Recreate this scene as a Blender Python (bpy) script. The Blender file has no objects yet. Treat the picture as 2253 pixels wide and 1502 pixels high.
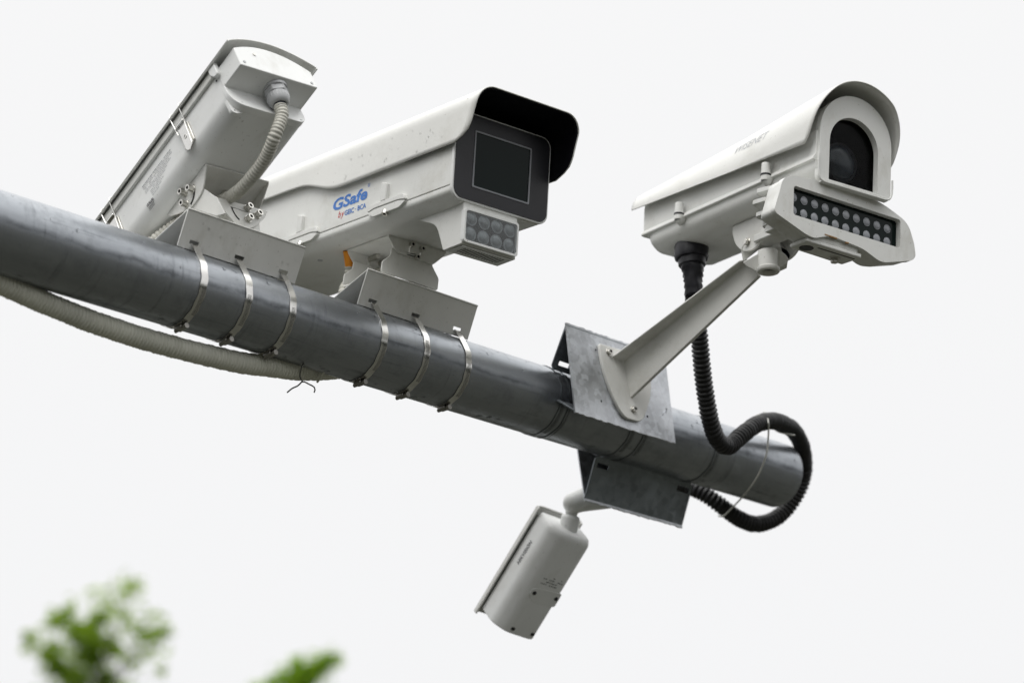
import bpy, bmesh, math, random
from mathutils import Vector, Matrix, geometry, noise
random.seed(7)
PI = math.pi
SC = bpy.context.scene

# ------------------------------------------------------------------ camera, sky, sun, exposure
cd = bpy.data.cameras.new("camera"); cam = bpy.data.objects.new("camera", cd)
SC.collection.objects.link(cam); SC.camera = cam
cam.location = (0, 0, 1.6)
cam.rotation_euler = (math.radians(112), 0, 0)
cd.sensor_width = 36; cd.lens = 95.87; cd.clip_start = .05; cd.clip_end = 3000
cd.dof.use_dof = True; cd.dof.focus_distance = 5.8; cd.dof.aperture_fstop = 2.5

w = bpy.data.worlds.new("World"); SC.world = w; w.use_nodes = True
nt = w.node_tree; nt.nodes.clear()
N = nt.nodes.new; L = nt.links.new
out = N("ShaderNodeOutputWorld"); bg = N("ShaderNodeBackground"); bg.inputs[1].default_value = .1
sky = N("ShaderNodeTexSky"); sky.sky_type = 'NISHITA'; sky.sun_disc = False
sky.sun_elevation = math.radians(55); sky.sun_rotation = math.radians(207)
# overcast: an even bright cloud deck in front of the blue sky, brighter towards the zenith
tc = N("ShaderNodeTexCoord"); sp = N("ShaderNodeSeparateXYZ"); ramp = N("ShaderNodeValToRGB")
L(tc.outputs['Generated'], sp.inputs[0]); L(sp.outputs['Z'], ramp.inputs[0])
e = ramp.color_ramp.elements
e[0].position = 0.0; e[0].color = (.66, .66, .66, 1)
e[1].position = .14; e[1].color = (.76, .76, .76, 1)
x = e.new(.205); x.color = (.83, .83, .832, 1)
x = e.new(.26); x.color = (.868, .866, .868, 1)
x = e.new(.5); x.color = (.885, .883, .883, 1)
x = e.new(.64); x.color = (1.30, 1.30, 1.30, 1)
x = e.new(.8); x.color = (1.65, 1.65, 1.64, 1)
e[-1].position = 1.0; e[-1].color = (1.9, 1.9, 1.88, 1)
mul = N("ShaderNodeVectorMath"); mul.operation = 'SCALE'; mul.inputs['Scale'].default_value = 10.
L(ramp.outputs[0], mul.inputs[0])
mix = N("ShaderNodeMix"); mix.data_type = 'RGBA'; mix.inputs['Factor'].default_value = .96
L(sky.outputs[0], mix.inputs[6]); L(mul.outputs[0], mix.inputs[7])
L(mix.outputs[2], bg.inputs[0]); L(bg.outputs[0], out.inputs[0])

sd = bpy.data.lights.new("sun", 'SUN'); sd.energy = 1.4; sd.angle = math.radians(40); sd.color = (1, .98, .95)
so = bpy.data.objects.new("sun", sd); SC.collection.objects.link(so)
so.rotation_euler = Vector((-.28, -.56, .86)).to_track_quat('Z', 'Y').to_euler()
SC.view_settings.view_transform = 'Standard'; SC.view_settings.look = 'None'
SC.view_settings.exposure = .12; SC.view_settings.gamma = 1; SC.view_settings.use_curve_mapping = False
SC.cycles.max_bounces = 8; SC.cycles.use_denoising = True

# ------------------------------------------------------------------ materials
def mat(name, col, rough=.5, metal=0., var=.0, vscale=8., bump=0., bscale=200., coat=0., trans=0., ior=1.45,
        streak=None, col2=None, detail=6, spangle=0., wet=None, spec=.5, rvar=0., grime=0.):
    m = bpy.data.materials.new(name); m.use_nodes = True
    t = m.node_tree; n = t.nodes; l = t.links; b = n['Principled BSDF']
    b.inputs['Roughness'].default_value = rough; b.inputs['Metallic'].default_value = metal
    b.inputs['Coat Weight'].default_value = coat; b.inputs['Coat Roughness'].default_value = .15
    b.inputs['Transmission Weight'].default_value = trans; b.inputs['IOR'].default_value = ior
    b.inputs['Specular IOR Level'].default_value = spec
    b.inputs['Base Color'].default_value = (*col, 1)
    tcn = n.new('ShaderNodeTexCoord'); src = tcn.outputs['Object']
    if streak:
        mp = n.new('ShaderNodeMapping'); mp.inputs['Scale'].default_value = streak; l.new(src, mp.inputs[0]); ssrc = mp.outputs[0]
    else: ssrc = src
    if var:
        nz = n.new('ShaderNodeTexNoise'); nz.inputs['Scale'].default_value = vscale; nz.inputs['Detail'].default_value = detail
        nz.inputs['Roughness'].default_value = .62
        l.new(ssrc, nz.inputs['Vector'])
        mr = n.new('ShaderNodeMapRange'); mr.inputs[1].default_value = .3; mr.inputs[2].default_value = .72
        l.new(nz.outputs[0], mr.inputs[0])
        mx = n.new('ShaderNodeMix'); mx.data_type = 'RGBA'
        c2 = col2 or tuple(c * (1 - var) for c in col)
        mx.inputs[6].default_value = (*c2, 1); mx.inputs[7].default_value = (*col, 1)
        l.new(mr.outputs[0], mx.inputs[0]); csrc = mx.outputs[2]
        if spangle:
            vo = n.new('ShaderNodeTexVoronoi'); vo.inputs['Scale'].default_value = spangle
            nz2 = n.new('ShaderNodeTexNoise'); nz2.inputs['Scale'].default_value = spangle * .6; l.new(src, nz2.inputs[0])
            ad = n.new('ShaderNodeVectorMath'); ad.operation = 'MULTIPLY_ADD'; l.new(nz2.outputs['Color'], ad.inputs[0])
            ad.inputs[1].default_value = (.03,) * 3; l.new(src, ad.inputs[2]); l.new(ad.outputs[0], vo.inputs['Vector'])
            bw = n.new('ShaderNodeRGBToBW'); l.new(vo.outputs['Color'], bw.inputs[0])
            m2 = n.new('ShaderNodeMapRange'); m2.inputs[3].default_value = .72; m2.inputs[4].default_value = 1.15; l.new(bw.outputs[0], m2.inputs[0])
            vm = n.new('ShaderNodeVectorMath'); vm.operation = 'SCALE'; l.new(csrc, vm.inputs[0]); l.new(m2.outputs[0], vm.inputs['Scale']); csrc = vm.outputs[0]
            m3 = n.new('ShaderNodeMapRange'); m3.inputs[3].default_value = rough - .1; m3.inputs[4].default_value = rough + .15
            l.new(bw.outputs[0], m3.inputs[0]); l.new(m3.outputs[0], b.inputs['Roughness'])
        if grime:
            g1 = n.new('ShaderNodeTexNoise'); g1.inputs['Scale'].default_value = 11; g1.inputs['Detail'].default_value = 12; g1.inputs['Roughness'].default_value = .7
            mpg = n.new('ShaderNodeMapping'); mpg.inputs['Scale'].default_value = (1.6, .7, .8); l.new(src, mpg.inputs[0]); l.new(mpg.outputs[0], g1.inputs['Vector'])
            gr = n.new('ShaderNodeMapRange'); gr.inputs[1].default_value = .52; gr.inputs[2].default_value = .74; gr.inputs[3].default_value = 0; gr.inputs[4].default_value = grime
            l.new(g1.outputs[0], gr.inputs[0])
            gm = n.new('ShaderNodeMix'); gm.data_type = 'RGBA'; l.new(gr.outputs[0], gm.inputs[0]); l.new(csrc, gm.inputs[6]); gm.inputs[7].default_value = (.36, .34, .27, 1); csrc = gm.outputs[2]
            g2 = n.new('ShaderNodeTexNoise'); g2.inputs['Scale'].default_value = 170; g2.inputs['Detail'].default_value = 2; l.new(src, g2.inputs['Vector'])
            g3 = n.new('ShaderNodeMapRange'); g3.inputs[1].default_value = .70; g3.inputs[2].default_value = .78; g3.inputs[4].default_value = .55; l.new(g2.outputs[0], g3.inputs[0])
            gm2 = n.new('ShaderNodeMix'); gm2.data_type = 'RGBA'; l.new(g3.outputs[0], gm2.inputs[0]); l.new(csrc, gm2.inputs[6]); gm2.inputs[7].default_value = (.22, .21, .17, 1); csrc = gm2.outputs[2]
        l.new(csrc, b.inputs['Base Color'])
        if rvar:
            m4 = n.new('ShaderNodeMapRange'); m4.inputs[3].default_value = rough + rvar; m4.inputs[4].default_value = rough - rvar
            l.new(nz.outputs[0], m4.inputs[0]); l.new(m4.outputs[0], b.inputs['Roughness'])
    if bump:
        nb = n.new('ShaderNodeTexNoise'); nb.inputs['Scale'].default_value = bscale; nb.inputs['Detail'].default_value = 3
        l.new(src, nb.inputs['Vector'])
        bp = n.new('ShaderNodeBump'); bp.inputs['Strength'].default_value = bump; bp.inputs['Distance'].default_value = .001
        l.new(nb.outputs[0], bp.inputs['Height']); l.new(bp.outputs[0], b.inputs['Normal'])
    return m

M_PAINT = mat('warm_white_powder_coat', (.77, .775, .75), .42, var=.10, vscale=5, grime=.38, bump=.12, bscale=350, coat=.0)
M_ROOF = mat('white_hood_paint', (.80, .80, .77), .38, var=.07, vscale=4, grime=.22, bump=.1, bscale=300)
M_COOL = mat('cool_white_paint', (.84, .85, .84), .4, var=.08, vscale=5, grime=.28, bump=.1, bscale=300)
M_SADDLE = mat('bracket_paint', (.78, .78, .75), .45, var=.12, vscale=9, grime=.4, bump=.15, bscale=400)
M_BULLET = mat('bullet_paint', (.80, .81, .80), .38, var=.08, vscale=6, grime=.25)
M_BLACKIN = mat('black_visor_paint', (.004, .004, .007), .55, spec=.25)
M_BEZEL = mat('charcoal_bezel', (.017, .017, .022), .42, var=.2, vscale=10)
M_RIM = mat('grey_rim', (.24, .25, .27), .4)
M_GLASS = mat('window_glass', (.9, .95, .95), .02, trans=1., ior=1.45)
M_ARGLASS = mat('coated_window_glass', (.6, .62, .62), .02, trans=1., ior=1.12)
M_DARKGL = mat('dark_window', (.003, .009, .008), .07, spec=.14)
M_CAVITY = mat('cavity_black', (.004, .004, .005), .6, spec=.2)
M_LENS = mat('lens_coating', (.06, .07, .09), .25, coat=.5, var=.5, vscale=18)
M_LED = mat('led_lens', (.30, .315, .345), .25, coat=.4, var=.25, vscale=90)
M_LENSCL = mat('clear_lens', (.16, .17, .185), .12, coat=.6, var=.3, vscale=60)
M_PIPE = mat('galvanised_pipe', (.385, .405, .43), .25, metal=.84, var=.4, vscale=5, streak=(1.6, 7, 7), col2=(.31, .33, .355), bump=.05, bscale=200, rvar=.05, detail=9)
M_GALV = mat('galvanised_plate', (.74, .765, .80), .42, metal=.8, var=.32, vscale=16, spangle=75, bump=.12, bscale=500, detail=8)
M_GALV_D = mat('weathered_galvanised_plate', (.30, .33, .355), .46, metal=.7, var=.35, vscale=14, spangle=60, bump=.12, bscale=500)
M_GBAND = mat('dull_galvanised_band', (.33, .35, .375), .38, metal=.85, var=.3, vscale=30)
M_STEEL = mat('stainless_band', (.80, .79, .76), .2, metal=1., var=.15, vscale=40, bump=.08, bscale=60)
M_BOLT = mat('stainless_bolt', (.62, .61, .57), .28, metal=1.)
M_BOLTD = mat('weathered_clamp_screw', (.30, .29, .27), .38, metal=1.)
M_DARK = mat('dark_recess', (.012, .012, .012), .6)
M_SLIT = mat('band_slit', (.03, .03, .03), .6)
M_CONDW = mat('grey_white_conduit', (.60, .59, .53), .5, var=.15, vscale=20)
M_CONDG = mat('weathered_conduit', (.80, .80, .71), .5, var=.2, vscale=12)
M_CONDB = mat('black_conduit', (.016, .016, .017), .42, var=.5, vscale=30, col2=(.008, .008, .009))
M_RUBBER = mat('black_rubber_tape', (.012, .012, .016), .38, bump=.8, bscale=45)
M_ORANGE = mat('orange_plug', (.75, .27, .015), .4)
M_BLUE = mat('blue_print', (.06, .20, .58), .5)
M_RED = mat('red_print', (.6, .05, .06), .5)
M_INK = mat('grey_print', (.47, .48, .50), .5)
M_INKM = mat('mid_print', (.26, .27, .29), .5)
M_INKD = mat('black_print', (.05, .05, .06), .5)
M_GREYG = mat('grey_gland', (.46, .47, .48), .42)
M_WATER = mat('water', (1, 1, 1), .0, trans=1., ior=1.33)
M_WIRE = mat('wire_tie', (.12, .12, .11), .4, metal=.5)
M_ZIP = mat('pale_tie', (.62, .62, .58), .4)
M_RUST = mat('bare_rust', (.30, .17, .07), .8)
M_GROUND = mat('ground_grass_and_asphalt', (.048, .048, .036), .9, var=.4, vscale=.15)
M_BARK = mat('bark', (.10, .075, .05), .9, var=.4, vscale=6)
def stain_pipe(m):
    t = m.node_tree; n = t.nodes; l = t.links; b = n['Principled BSDF']
    src = b.inputs['Base Color'].links[0].from_socket
    tcn = n.new('ShaderNodeTexCoord'); sx = n.new('ShaderNodeSeparateXYZ'); l.new(tcn.outputs['Object'], sx.inputs[0])
    def M(op, a, bb=None, c=None):
        q = n.new('ShaderNodeMath'); q.operation = op
        for i, v in enumerate((a, bb, c)):
            if v is None: continue
            if isinstance(v, (int, float)): q.inputs[i].default_value = v
            else: l.new(v, q.inputs[i])
        return q.outputs[0]
    def NZ(scale, det, mp, rough=.6):
        mm = n.new('ShaderNodeMapping'); mm.inputs['Scale'].default_value = mp; l.new(tcn.outputs['Object'], mm.inputs[0])
        q = n.new('ShaderNodeTexNoise'); q.inputs['Scale'].default_value = scale; q.inputs['Detail'].default_value = det; q.inputs['Roughness'].default_value = rough
        l.new(mm.outputs[0], q.inputs['Vector']); return q.outputs[0]
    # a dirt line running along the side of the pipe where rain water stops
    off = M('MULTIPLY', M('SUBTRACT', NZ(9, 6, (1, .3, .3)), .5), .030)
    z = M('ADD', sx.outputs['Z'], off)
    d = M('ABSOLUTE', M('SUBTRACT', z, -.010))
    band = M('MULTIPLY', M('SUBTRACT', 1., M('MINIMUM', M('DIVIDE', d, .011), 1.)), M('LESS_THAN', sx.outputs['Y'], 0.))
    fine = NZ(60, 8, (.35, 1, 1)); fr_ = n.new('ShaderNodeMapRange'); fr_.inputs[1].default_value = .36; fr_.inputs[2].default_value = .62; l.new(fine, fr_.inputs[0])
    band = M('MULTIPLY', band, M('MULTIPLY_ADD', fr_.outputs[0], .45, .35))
    # drips running round the pipe, scratches along it, blotches
    dr = NZ(22, 5, (2.6, .35, .35)); q1 = n.new('ShaderNodeMapRange'); q1.inputs[1].default_value = .60; q1.inputs[2].default_value = .72; q1.inputs[4].default_value = .38; l.new(dr, q1.inputs[0])
    sc = NZ(40, 6, (.12, 3, 3)); q2 = n.new('ShaderNodeMapRange'); q2.inputs[1].default_value = .60; q2.inputs[2].default_value = .70; q2.inputs[4].default_value = .40; l.new(sc, q2.inputs[0])
    bl = NZ(16, 10, (1, 1, 1), .75); q3 = n.new('ShaderNodeMapRange'); q3.inputs[1].default_value = .5; q3.inputs[2].default_value = .68; q3.inputs[4].default_value = .34; l.new(bl, q3.inputs[0])
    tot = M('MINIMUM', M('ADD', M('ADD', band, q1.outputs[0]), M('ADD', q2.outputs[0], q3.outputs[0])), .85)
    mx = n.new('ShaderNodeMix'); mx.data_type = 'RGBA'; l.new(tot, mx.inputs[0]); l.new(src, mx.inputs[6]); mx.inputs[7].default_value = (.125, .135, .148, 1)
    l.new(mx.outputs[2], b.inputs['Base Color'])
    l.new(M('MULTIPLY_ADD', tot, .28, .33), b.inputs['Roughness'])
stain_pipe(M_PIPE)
def leafmat(name, col):
    m = mat(name, col, .45, var=.4, vscale=3)
    t = m.node_tree; n = t.nodes; l = t.links; b = n['Principled BSDF']; o = n['Material Output']
    tr = n.new('ShaderNodeBsdfTranslucent'); tr.inputs[0].default_value = (col[0] * 1.5, col[1] * 1.5, col[2] * 1.0, 1)
    ms = n.new('ShaderNodeMixShader'); ms.inputs[0].default_value = .62
    l.new(b.outputs[0], ms.inputs[1]); l.new(tr.outputs[0], ms.inputs[2]); l.new(ms.outputs[0], o.inputs[0])
    return m
M_LEAF = leafmat('fresh_leaf', (.26, .38, .045))
M_LEAF2 = leafmat('bright_leaf', (.27, .42, .035))

# ------------------------------------------------------------------ helpers
def frame(o, X, Y, Z, s=1.):
    X, Y, Z, o = Vector(X).normalized(), Vector(Y).normalized(), Vector(Z).normalized(), Vector(o)
    m = Matrix(((X.x * s, Y.x * s, Z.x * s, o.x), (X.y * s, Y.y * s, Z.y * s, o.y), (X.z * s, Y.z * s, Z.z * s, o.z), (0, 0, 0, 1)))
    return m

def tag(o, label, cat, group=None, kind=None):
    if label: o['label'] = label
    if cat: o['category'] = cat
    if group: o['group'] = group
    if kind: o['kind'] = kind
    return o

def thing(name, label, cat, M, group=None):
    o = bpy.data.objects.new(name, None); SC.collection.objects.link(o)
    o.empty_display_size = .05; o.matrix_world = M
    return tag(o, label, cat, group)

def basis(d):
    d = Vector(d).normalized(); a = Vector((0, 0, 1)) if abs(d.z) < .9 else Vector((1, 0, 0))
    x = d.cross(a).normalized(); return x, d.cross(x).normalized(), d

def xyz(a, b, c): return (a, b, c)
AX = {'z': lambda a, b, c: (a, b, c), 'y': lambda a, b, c: (a, c, b), 'x': lambda a, b, c: (c, a, b)}

class MB:
    def __init__(s): s.v = []; s.f = []; s.m = []
    def add(s, vs, fs, mi=0):
        k = len(s.v); s.v += [tuple(v) for v in vs]; s.f += [tuple(i + k for i in f) for f in fs]; s.m += [mi] * len(fs); return s
    def box(s, x0, x1, y0, y1, z0, z1, mi=0, M=None):
        vs = [Vector(p) for p in ((x0, y0, z0), (x1, y0, z0), (x1, y1, z0), (x0, y1, z0), (x0, y0, z1), (x1, y0, z1), (x1, y1, z1), (x0, y1, z1))]
        if M: vs = [M @ v for v in vs]
        return s.add(vs, [(0, 3, 2, 1), (4, 5, 6, 7), (0, 1, 5, 4), (1, 2, 6, 5), (2, 3, 7, 6), (3, 0, 4, 7)], mi)
    def cyl(s, p0, p1, r0, r1=None, n=24, mi=0, cap0=True, cap1=True, hexa=False):
        r1 = r0 if r1 is None else r1
        p0, p1 = Vector(p0), Vector(p1); a, b, d = basis(p1 - p0)
        if hexa: n = 6
        vs = []
        for p, r in ((p0, r0), (p1, r1)):
            vs += [p + a * r * math.cos(2 * PI * i / n) + b * r * math.sin(2 * PI * i / n) for i in range(n)]
        fs = [(i, i + n, (i + 1) % n + n, (i + 1) % n) for i in range(n)]
        if cap0: fs.append(tuple(range(n)))
        if cap1: fs.append(tuple(reversed(range(n, 2 * n))))
        return s.add(vs, fs, mi)
    def lathe(s, p0, d, prof, n=28, mi=0):
        a, b, d = basis(d); p0 = Vector(p0); vs = []; k = len(prof)
        for h, r in prof:
            vs += [p0 + d * h + (a * math.cos(2 * PI * i / n) + b * math.sin(2 * PI * i / n)) * r for i in range(n)]
        fs = []
        for j in range(k - 1):
            for i in range(n): fs.append((j * n + i, (j + 1) * n + i, (j + 1) * n + (i + 1) % n, j * n + (i + 1) % n))
        fs.append(tuple(range(n))); fs.append(tuple(reversed(range((k - 1) * n, k * n))))
        return s.add(vs, fs, mi)
    def socket(s, p, d, r, h, mi=0):            # a socket-head cap screw with a real hexagon hole
        a, b, d = basis(d); p = Vector(p)
        s.cyl(p, p + d * h, r, r, 20, mi, True, False)
        n = 24; k = .5
        vs = [p + d * h + (a * math.cos(2 * PI * i / n) + b * math.sin(2 * PI * i / n)) * r for i in range(n)]
        vs += [p + d * h + (a * math.cos(2 * PI * i / n) + b * math.sin(2 * PI * i / n)) * r * k for i in range(n)]
        vs += [p + d * h * .35 + (a * math.cos(2 * PI * i / n) + b * math.sin(2 * PI * i / n)) * r * k for i in range(n)]
        fs = [(i, n + i, n + (i + 1) % n, (i + 1) % n) for i in range(n)]
        s.add(vs, fs, mi)
        s.add(vs, [(n + i, 2 * n + i, 2 * n + (i + 1) % n, n + (i + 1) % n) for i in range(n)] + [tuple(reversed(range(2 * n, 3 * n)))], 1)
        return s
    def sphere(s, c, r, n=16, mi=0, M=None):
        vs = []; c = Vector(c); h = n // 2
        r = Vector((r, r, r)) if not hasattr(r, '__len__') else Vector(r)
        for j in range(1, h):
            t = PI * j / h
            for i in range(n):
                q = Vector((math.sin(t) * math.cos(2 * PI * i / n) * r.x, math.sin(t) * math.sin(2 * PI * i / n) * r.y, math.cos(t) * r.z))
                if M: q = M @ q
                vs.append(c + q)
        top = Vector((0, 0, r.z)); 
        if M: top = M @ top
        vs += [c + top, c - top]; a = len(vs) - 2; b = a + 1; fs = []
        for j in range(h - 2):
            for i in range(n): fs.append((j * n + i, (j + 1) * n + i, (j + 1) * n + (i + 1) % n, j * n + (i + 1) % n))
        for i in range(n):
            fs.append((a, i, (i + 1) % n)); fs.append((b, (h - 2) * n + (i + 1) % n, (h - 2) * n + i))
        return s.add(vs, fs, mi)
    def prism(s, outl, lo, hi, fn=xyz, holes=(), mi=0, mi_hole=None):
        loops = [[Vector((p[0], p[1], 0)) for p in outl]] + [[Vector((p[0], p[1], 0)) for p in h] for h in holes]
        flat = [p for lp in loops for p in lp]; n = len(flat)
        tris = geometry.tessellate_polygon(loops) if (holes or True) else None
        vs = [fn(p.x, p.y, lo) for p in flat] + [fn(p.x, p.y, hi) for p in flat]
        fs = []
        if holes:
            for t in tris: fs.append(tuple(t)); fs.append(tuple(i + n for i in reversed(t)))
        else:
            fs.append(tuple(range(n))); fs.append(tuple(reversed(range(n, 2 * n))))
        s.add(vs, fs, mi); base = len(s.v) - 2 * n; k = 0
        for li, lp in enumerate(loops):
            m = len(lp)
            for i in range(m):
                a, b = base + k + i, base + k + (i + 1) % m
                s.f.append((a, a + n, b + n, b)); s.m.append(mi if (li == 0 or mi_hole is None) else mi_hole)
            k += m
        return s
    def loft(s, rings, caps=True, closed=True, mi=0):
        n = len(rings[0]); vs = [p for r in rings for p in r]; fs = []
        for j in range(len(rings) - 1):
            for i in range(n if closed else n - 1):
                fs.append((j * n + i, j * n + (i + 1) % n, (j + 1) * n + (i + 1) % n, (j + 1) * n + i))
        if caps: fs.append(tuple(reversed(range(n)))); fs.append(tuple(range((len(rings) - 1) * n, len(rings) * n)))
        return s.add(vs, fs, mi)
    def tube(s, pts, rad, n=12, mi=0, closed=False, caps=True, flat=None):
        pts = [Vector(p) for p in pts]; k = len(pts)
        T = [(pts[(i + 1) % k if closed else min(i + 1, k - 1)] - pts[(i - 1) % k if closed else max(i - 1, 0)]).normalized() for i in range(k)]
        a, b, _ = basis(T[0]); rings = []
        for i in range(k):
            a = (a - T[i] * a.dot(T[i])).normalized(); b = T[i].cross(a)
            r = rad(i) if callable(rad) else rad
            rings.append([pts[i] + a * r * math.cos(2 * PI * j / n) + b * r * math.sin(2 * PI * j / n) for j in range(n)])
        if closed: rings.append(rings[0])
        return s.loft(rings, caps and not closed, True, mi)
    def build(s, name, mats, parent=None, bevel=0., seg=2, angle=40, solid=0., soff=0., sub=0):
        me = bpy.data.meshes.new(name); me.from_pydata(s.v, [], s.f)
        mats = mats if isinstance(mats, (list, tuple)) else [mats]
        for m in mats: me.materials.append(m)
        for p, mi in zip(me.polygons, s.m): p.material_index = mi
        bm = bmesh.new(); bm.from_mesh(me)
        bmesh.ops.remove_doubles(bm, verts=bm.verts, dist=1e-6)
        if not solid: bmesh.ops.recalc_face_normals(bm, faces=bm.faces)
        bm.to_mesh(me); bm.free()
        me.polygons.foreach_set('use_smooth', [True] * len(me.polygons))
        me.set_sharp_from_angle(angle=math.radians(angle))
        o = bpy.data.objects.new(name, me); SC.collection.objects.link(o)
        if parent: o.parent = parent
        if sub:
            q = o.modifiers.new('s', 'SUBSURF'); q.levels = q.render_levels = sub
        if solid:
            q = o.modifiers.new('t', 'SOLIDIFY'); q.thickness = solid; q.offset = soff; q.use_even_offset = True
        if bevel:
            q = o.modifiers.new('b', 'BEVEL'); q.width = bevel; q.segments = seg; q.limit_method = 'ANGLE'; q.angle_limit = math.radians(35)
            q.harden_normals = False
        return o

def rrect(x0, x1, y0, y1, r, n=6):
    out = []
    for cx, cy, a0 in ((x1 - r, y1 - r, 0), (x0 + r, y1 - r, 90), (x0 + r, y0 + r, 180), (x1 - r, y0 + r, 270)):
        for i in range(n + 1):
            a = math.radians(a0 + 90 * i / n); out.append((cx + r * math.cos(a), cy + r * math.sin(a)))
    return out
def roundpoly(pts, r, n=4):
    out = []; k = len(pts)
    rs = r if hasattr(r, '__len__') else [r] * k
    for i in range(k):
        p = Vector(pts[i][:2]); a = Vector(pts[i - 1][:2]); b = Vector(pts[(i + 1) % k][:2])
        da, db = (a - p), (b - p); rr = min(rs[i], da.length * .49, db.length * .49)
        if rr < 1e-6: out.append(tuple(p)); continue
        p1 = p + da.normalized() * rr; p2 = p + db.normalized() * rr
        for j in range(n + 1):
            t = j / n; q = p1 * (1 - t) ** 2 + p * 2 * t * (1 - t) + p2 * t * t; out.append(tuple(q))
    return out
def circ(cx, cy, r, n=24): return [(cx + r * math.cos(2 * PI * i / n), cy + r * math.sin(2 * PI * i / n)) for i in range(n)]
def rect(x0, x1, y0, y1): return [(x0, y0), (x1, y0), (x1, y1), (x0, y1)]
def spline(pts, step):
    pts = [Vector(p) for p in pts]; P = [pts[0] * 2 - pts[1]] + pts + [pts[-1] * 2 - pts[-2]]; dense = []
    for i in range(1, len(P) - 2):
        for j in range(24):
            t = j / 24; a, b, c, d = P[i - 1], P[i], P[i + 1], P[i + 2]
            dense.append(.5 * (2 * b + (c - a) * t + (2 * a - 5 * b + 4 * c - d) * t * t + (3 * b - a - 3 * c + d) * t ** 3))
    dense.append(pts[-1]); out = [dense[0]]; acc = 0
    for i in range(1, len(dense)):
        seg = dense[i] - dense[i - 1]; ln = seg.length; pos = 0
        while ln and acc + ln - pos >= step:
            pos += step - acc; acc = 0; out.append(dense[i - 1] + seg * (pos / ln))
        acc += ln - pos
    return out
def conduit(name, pts, r, pitch, m, label=None, cat=None, depth=.12, parent=None, n=22):
    path = spline(pts, pitch / 6)
    pr = [1, 1, 1 - depth * .25, 1 - depth, 1 - depth, 1 - depth * .25]
    path = [q + noise.noise_vector(q * 9.) * r * .10 for q in path]
    jit = random.Random(len(path)); jj = [1 + jit.uniform(-.035, .03) for _ in range(len(path) // 6 + 2)]
    o = MB().tube(path, lambda i: r * pr[i % 6] * (jj[i // 6] if pr[i % 6] > .97 else 1), n).build(name, m, parent, angle=80)
    if label: tag(o, label, cat)
    return o
def text_mesh(name, body, size, m, parent, place, spacing=1., shear=0., bold=0., align='LEFT', thick=.0002, dens=False):
    cu = bpy.data.curves.new(name, 'FONT'); cu.body = body; cu.size = size; cu.shear = shear; cu.space_character = spacing
    cu.offset = bold; cu.align_x = align; cu.resolution_u = 3
    to = bpy.data.objects.new('tmp', cu); SC.collection.objects.link(to); bpy.context.view_layer.update()
    me = bpy.data.meshes.new_from_object(to.evaluated_get(bpy.context.evaluated_depsgraph_get()))
    bpy.data.objects.remove(to)
    if dens:
        bm = bmesh.new(); bm.from_mesh(me); bmesh.ops.triangulate(bm, faces=bm.faces)
        bmesh.ops.subdivide_edges(bm, edges=[x for x in bm.edges if x.calc_length() > size * .15], cuts=2); bm.to_mesh(me); bm.free()
    for v in me.vertices: v.co = Vector(place(v.co.x, v.co.y))
    me.materials.clear(); me.materials.append(m); me.name = name
    o = bpy.data.objects.new(name, me); SC.collection.objects.link(o); o.parent = parent
    return o

# ------------------------------------------------------------------ ground
g = MB().add([(-900, -900, 0), (900, -900, 0), (900, 900, 0), (-900, 900, 0)], [(0, 1, 2, 3)]).build('ground', M_GROUND); g['kind'] = 'structure'

# added belt of far-off woods, unseen below the edge of the frame; it darkens what the housings and the pipe reflect
M_WOOD = mat('added_woods_foliage', (.040, .052, .024), .9, var=.6, vscale=.35, detail=10)
fw = MB(); rw = random.Random(2)
for i in range(1300):
    a = rw.uniform(0, 2 * PI); base = 15.5 + 3.5 * noise.noise(Vector((math.cos(a) * 9, math.sin(a) * 9, 0))); f_ = rw.random() ** .6
    d_ = rw.uniform(92, 108) - (1 - f_) * 6; zc = base * f_ + rw.uniform(-.6, 1.2); r_ = rw.uniform(1.6, 3.0)
    k0 = len(fw.v); fw.sphere((math.sin(a) * d_, math.cos(a) * d_, zc), (r_, r_, r_ * .8), 12)
    for j in range(k0, len(fw.v)):
        v = Vector(fw.v[j]); fw.v[j] = tuple(v + noise.noise_vector(v * 1.3) * .9)
for i in range(120):
    a = 2 * PI * i / 120; fw.cyl((math.sin(a) * 104, math.cos(a) * 104, -.2), (math.sin(a) * 104, math.cos(a) * 104, 13.5), 4.2, 3.2, 10)
fwo = fw.build('added_woods', M_WOOD, angle=180); tag(fwo, 'unseen belt of dark green woods added around the horizon to darken reflections', None, kind='stuff')

# ------------------------------------------------------------------ mast arm (frame: x along the pipe, y away from the viewer, z up)
PO = Vector((-.98087, 4.76634, 3.74916)); PU = Vector((.70809, .70531, .03396)); PA = Vector((-.70571, .7085, 0)); PV = Vector((-.02406, -.02396, .99942))
PM = frame(PO, PU, PA, PV); RP = .08; S_END = 2.322
def pp(s, a, h): return PO + PU * s + PA * a + PV * h
p = MB(); n = 96; rings = []
S0 = -2.6; ks = 160
for j in range(ks + 1):
    s = S0 + (S_END - .006 - S0) * j / ks
    rings.append([(s, math.cos(2 * PI * i / n) * RP, math.sin(2 * PI * i / n) * RP) for i in range(n)])
for ds, dr in ((.002, .0008), (.0045, .003), (.006, .007)):
    rings.append([(S_END - .006 + ds, math.cos(2 * PI * i / n) * (RP - dr), math.sin(2 * PI * i / n) * (RP - dr)) for i in range(n)])
for s in (S_END - .001, S_END - .15): rings.append([(s, math.cos(2 * PI * i / n) * (RP - .0085), math.sin(2 * PI * i / n) * (RP - .0085)) for i in range(n)])
p.loft(rings)
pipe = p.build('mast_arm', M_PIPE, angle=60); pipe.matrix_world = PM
tag(pipe, 'long galvanised grey steel pipe arm running diagonally, carrying all the cameras', 'pipe arm')

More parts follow.
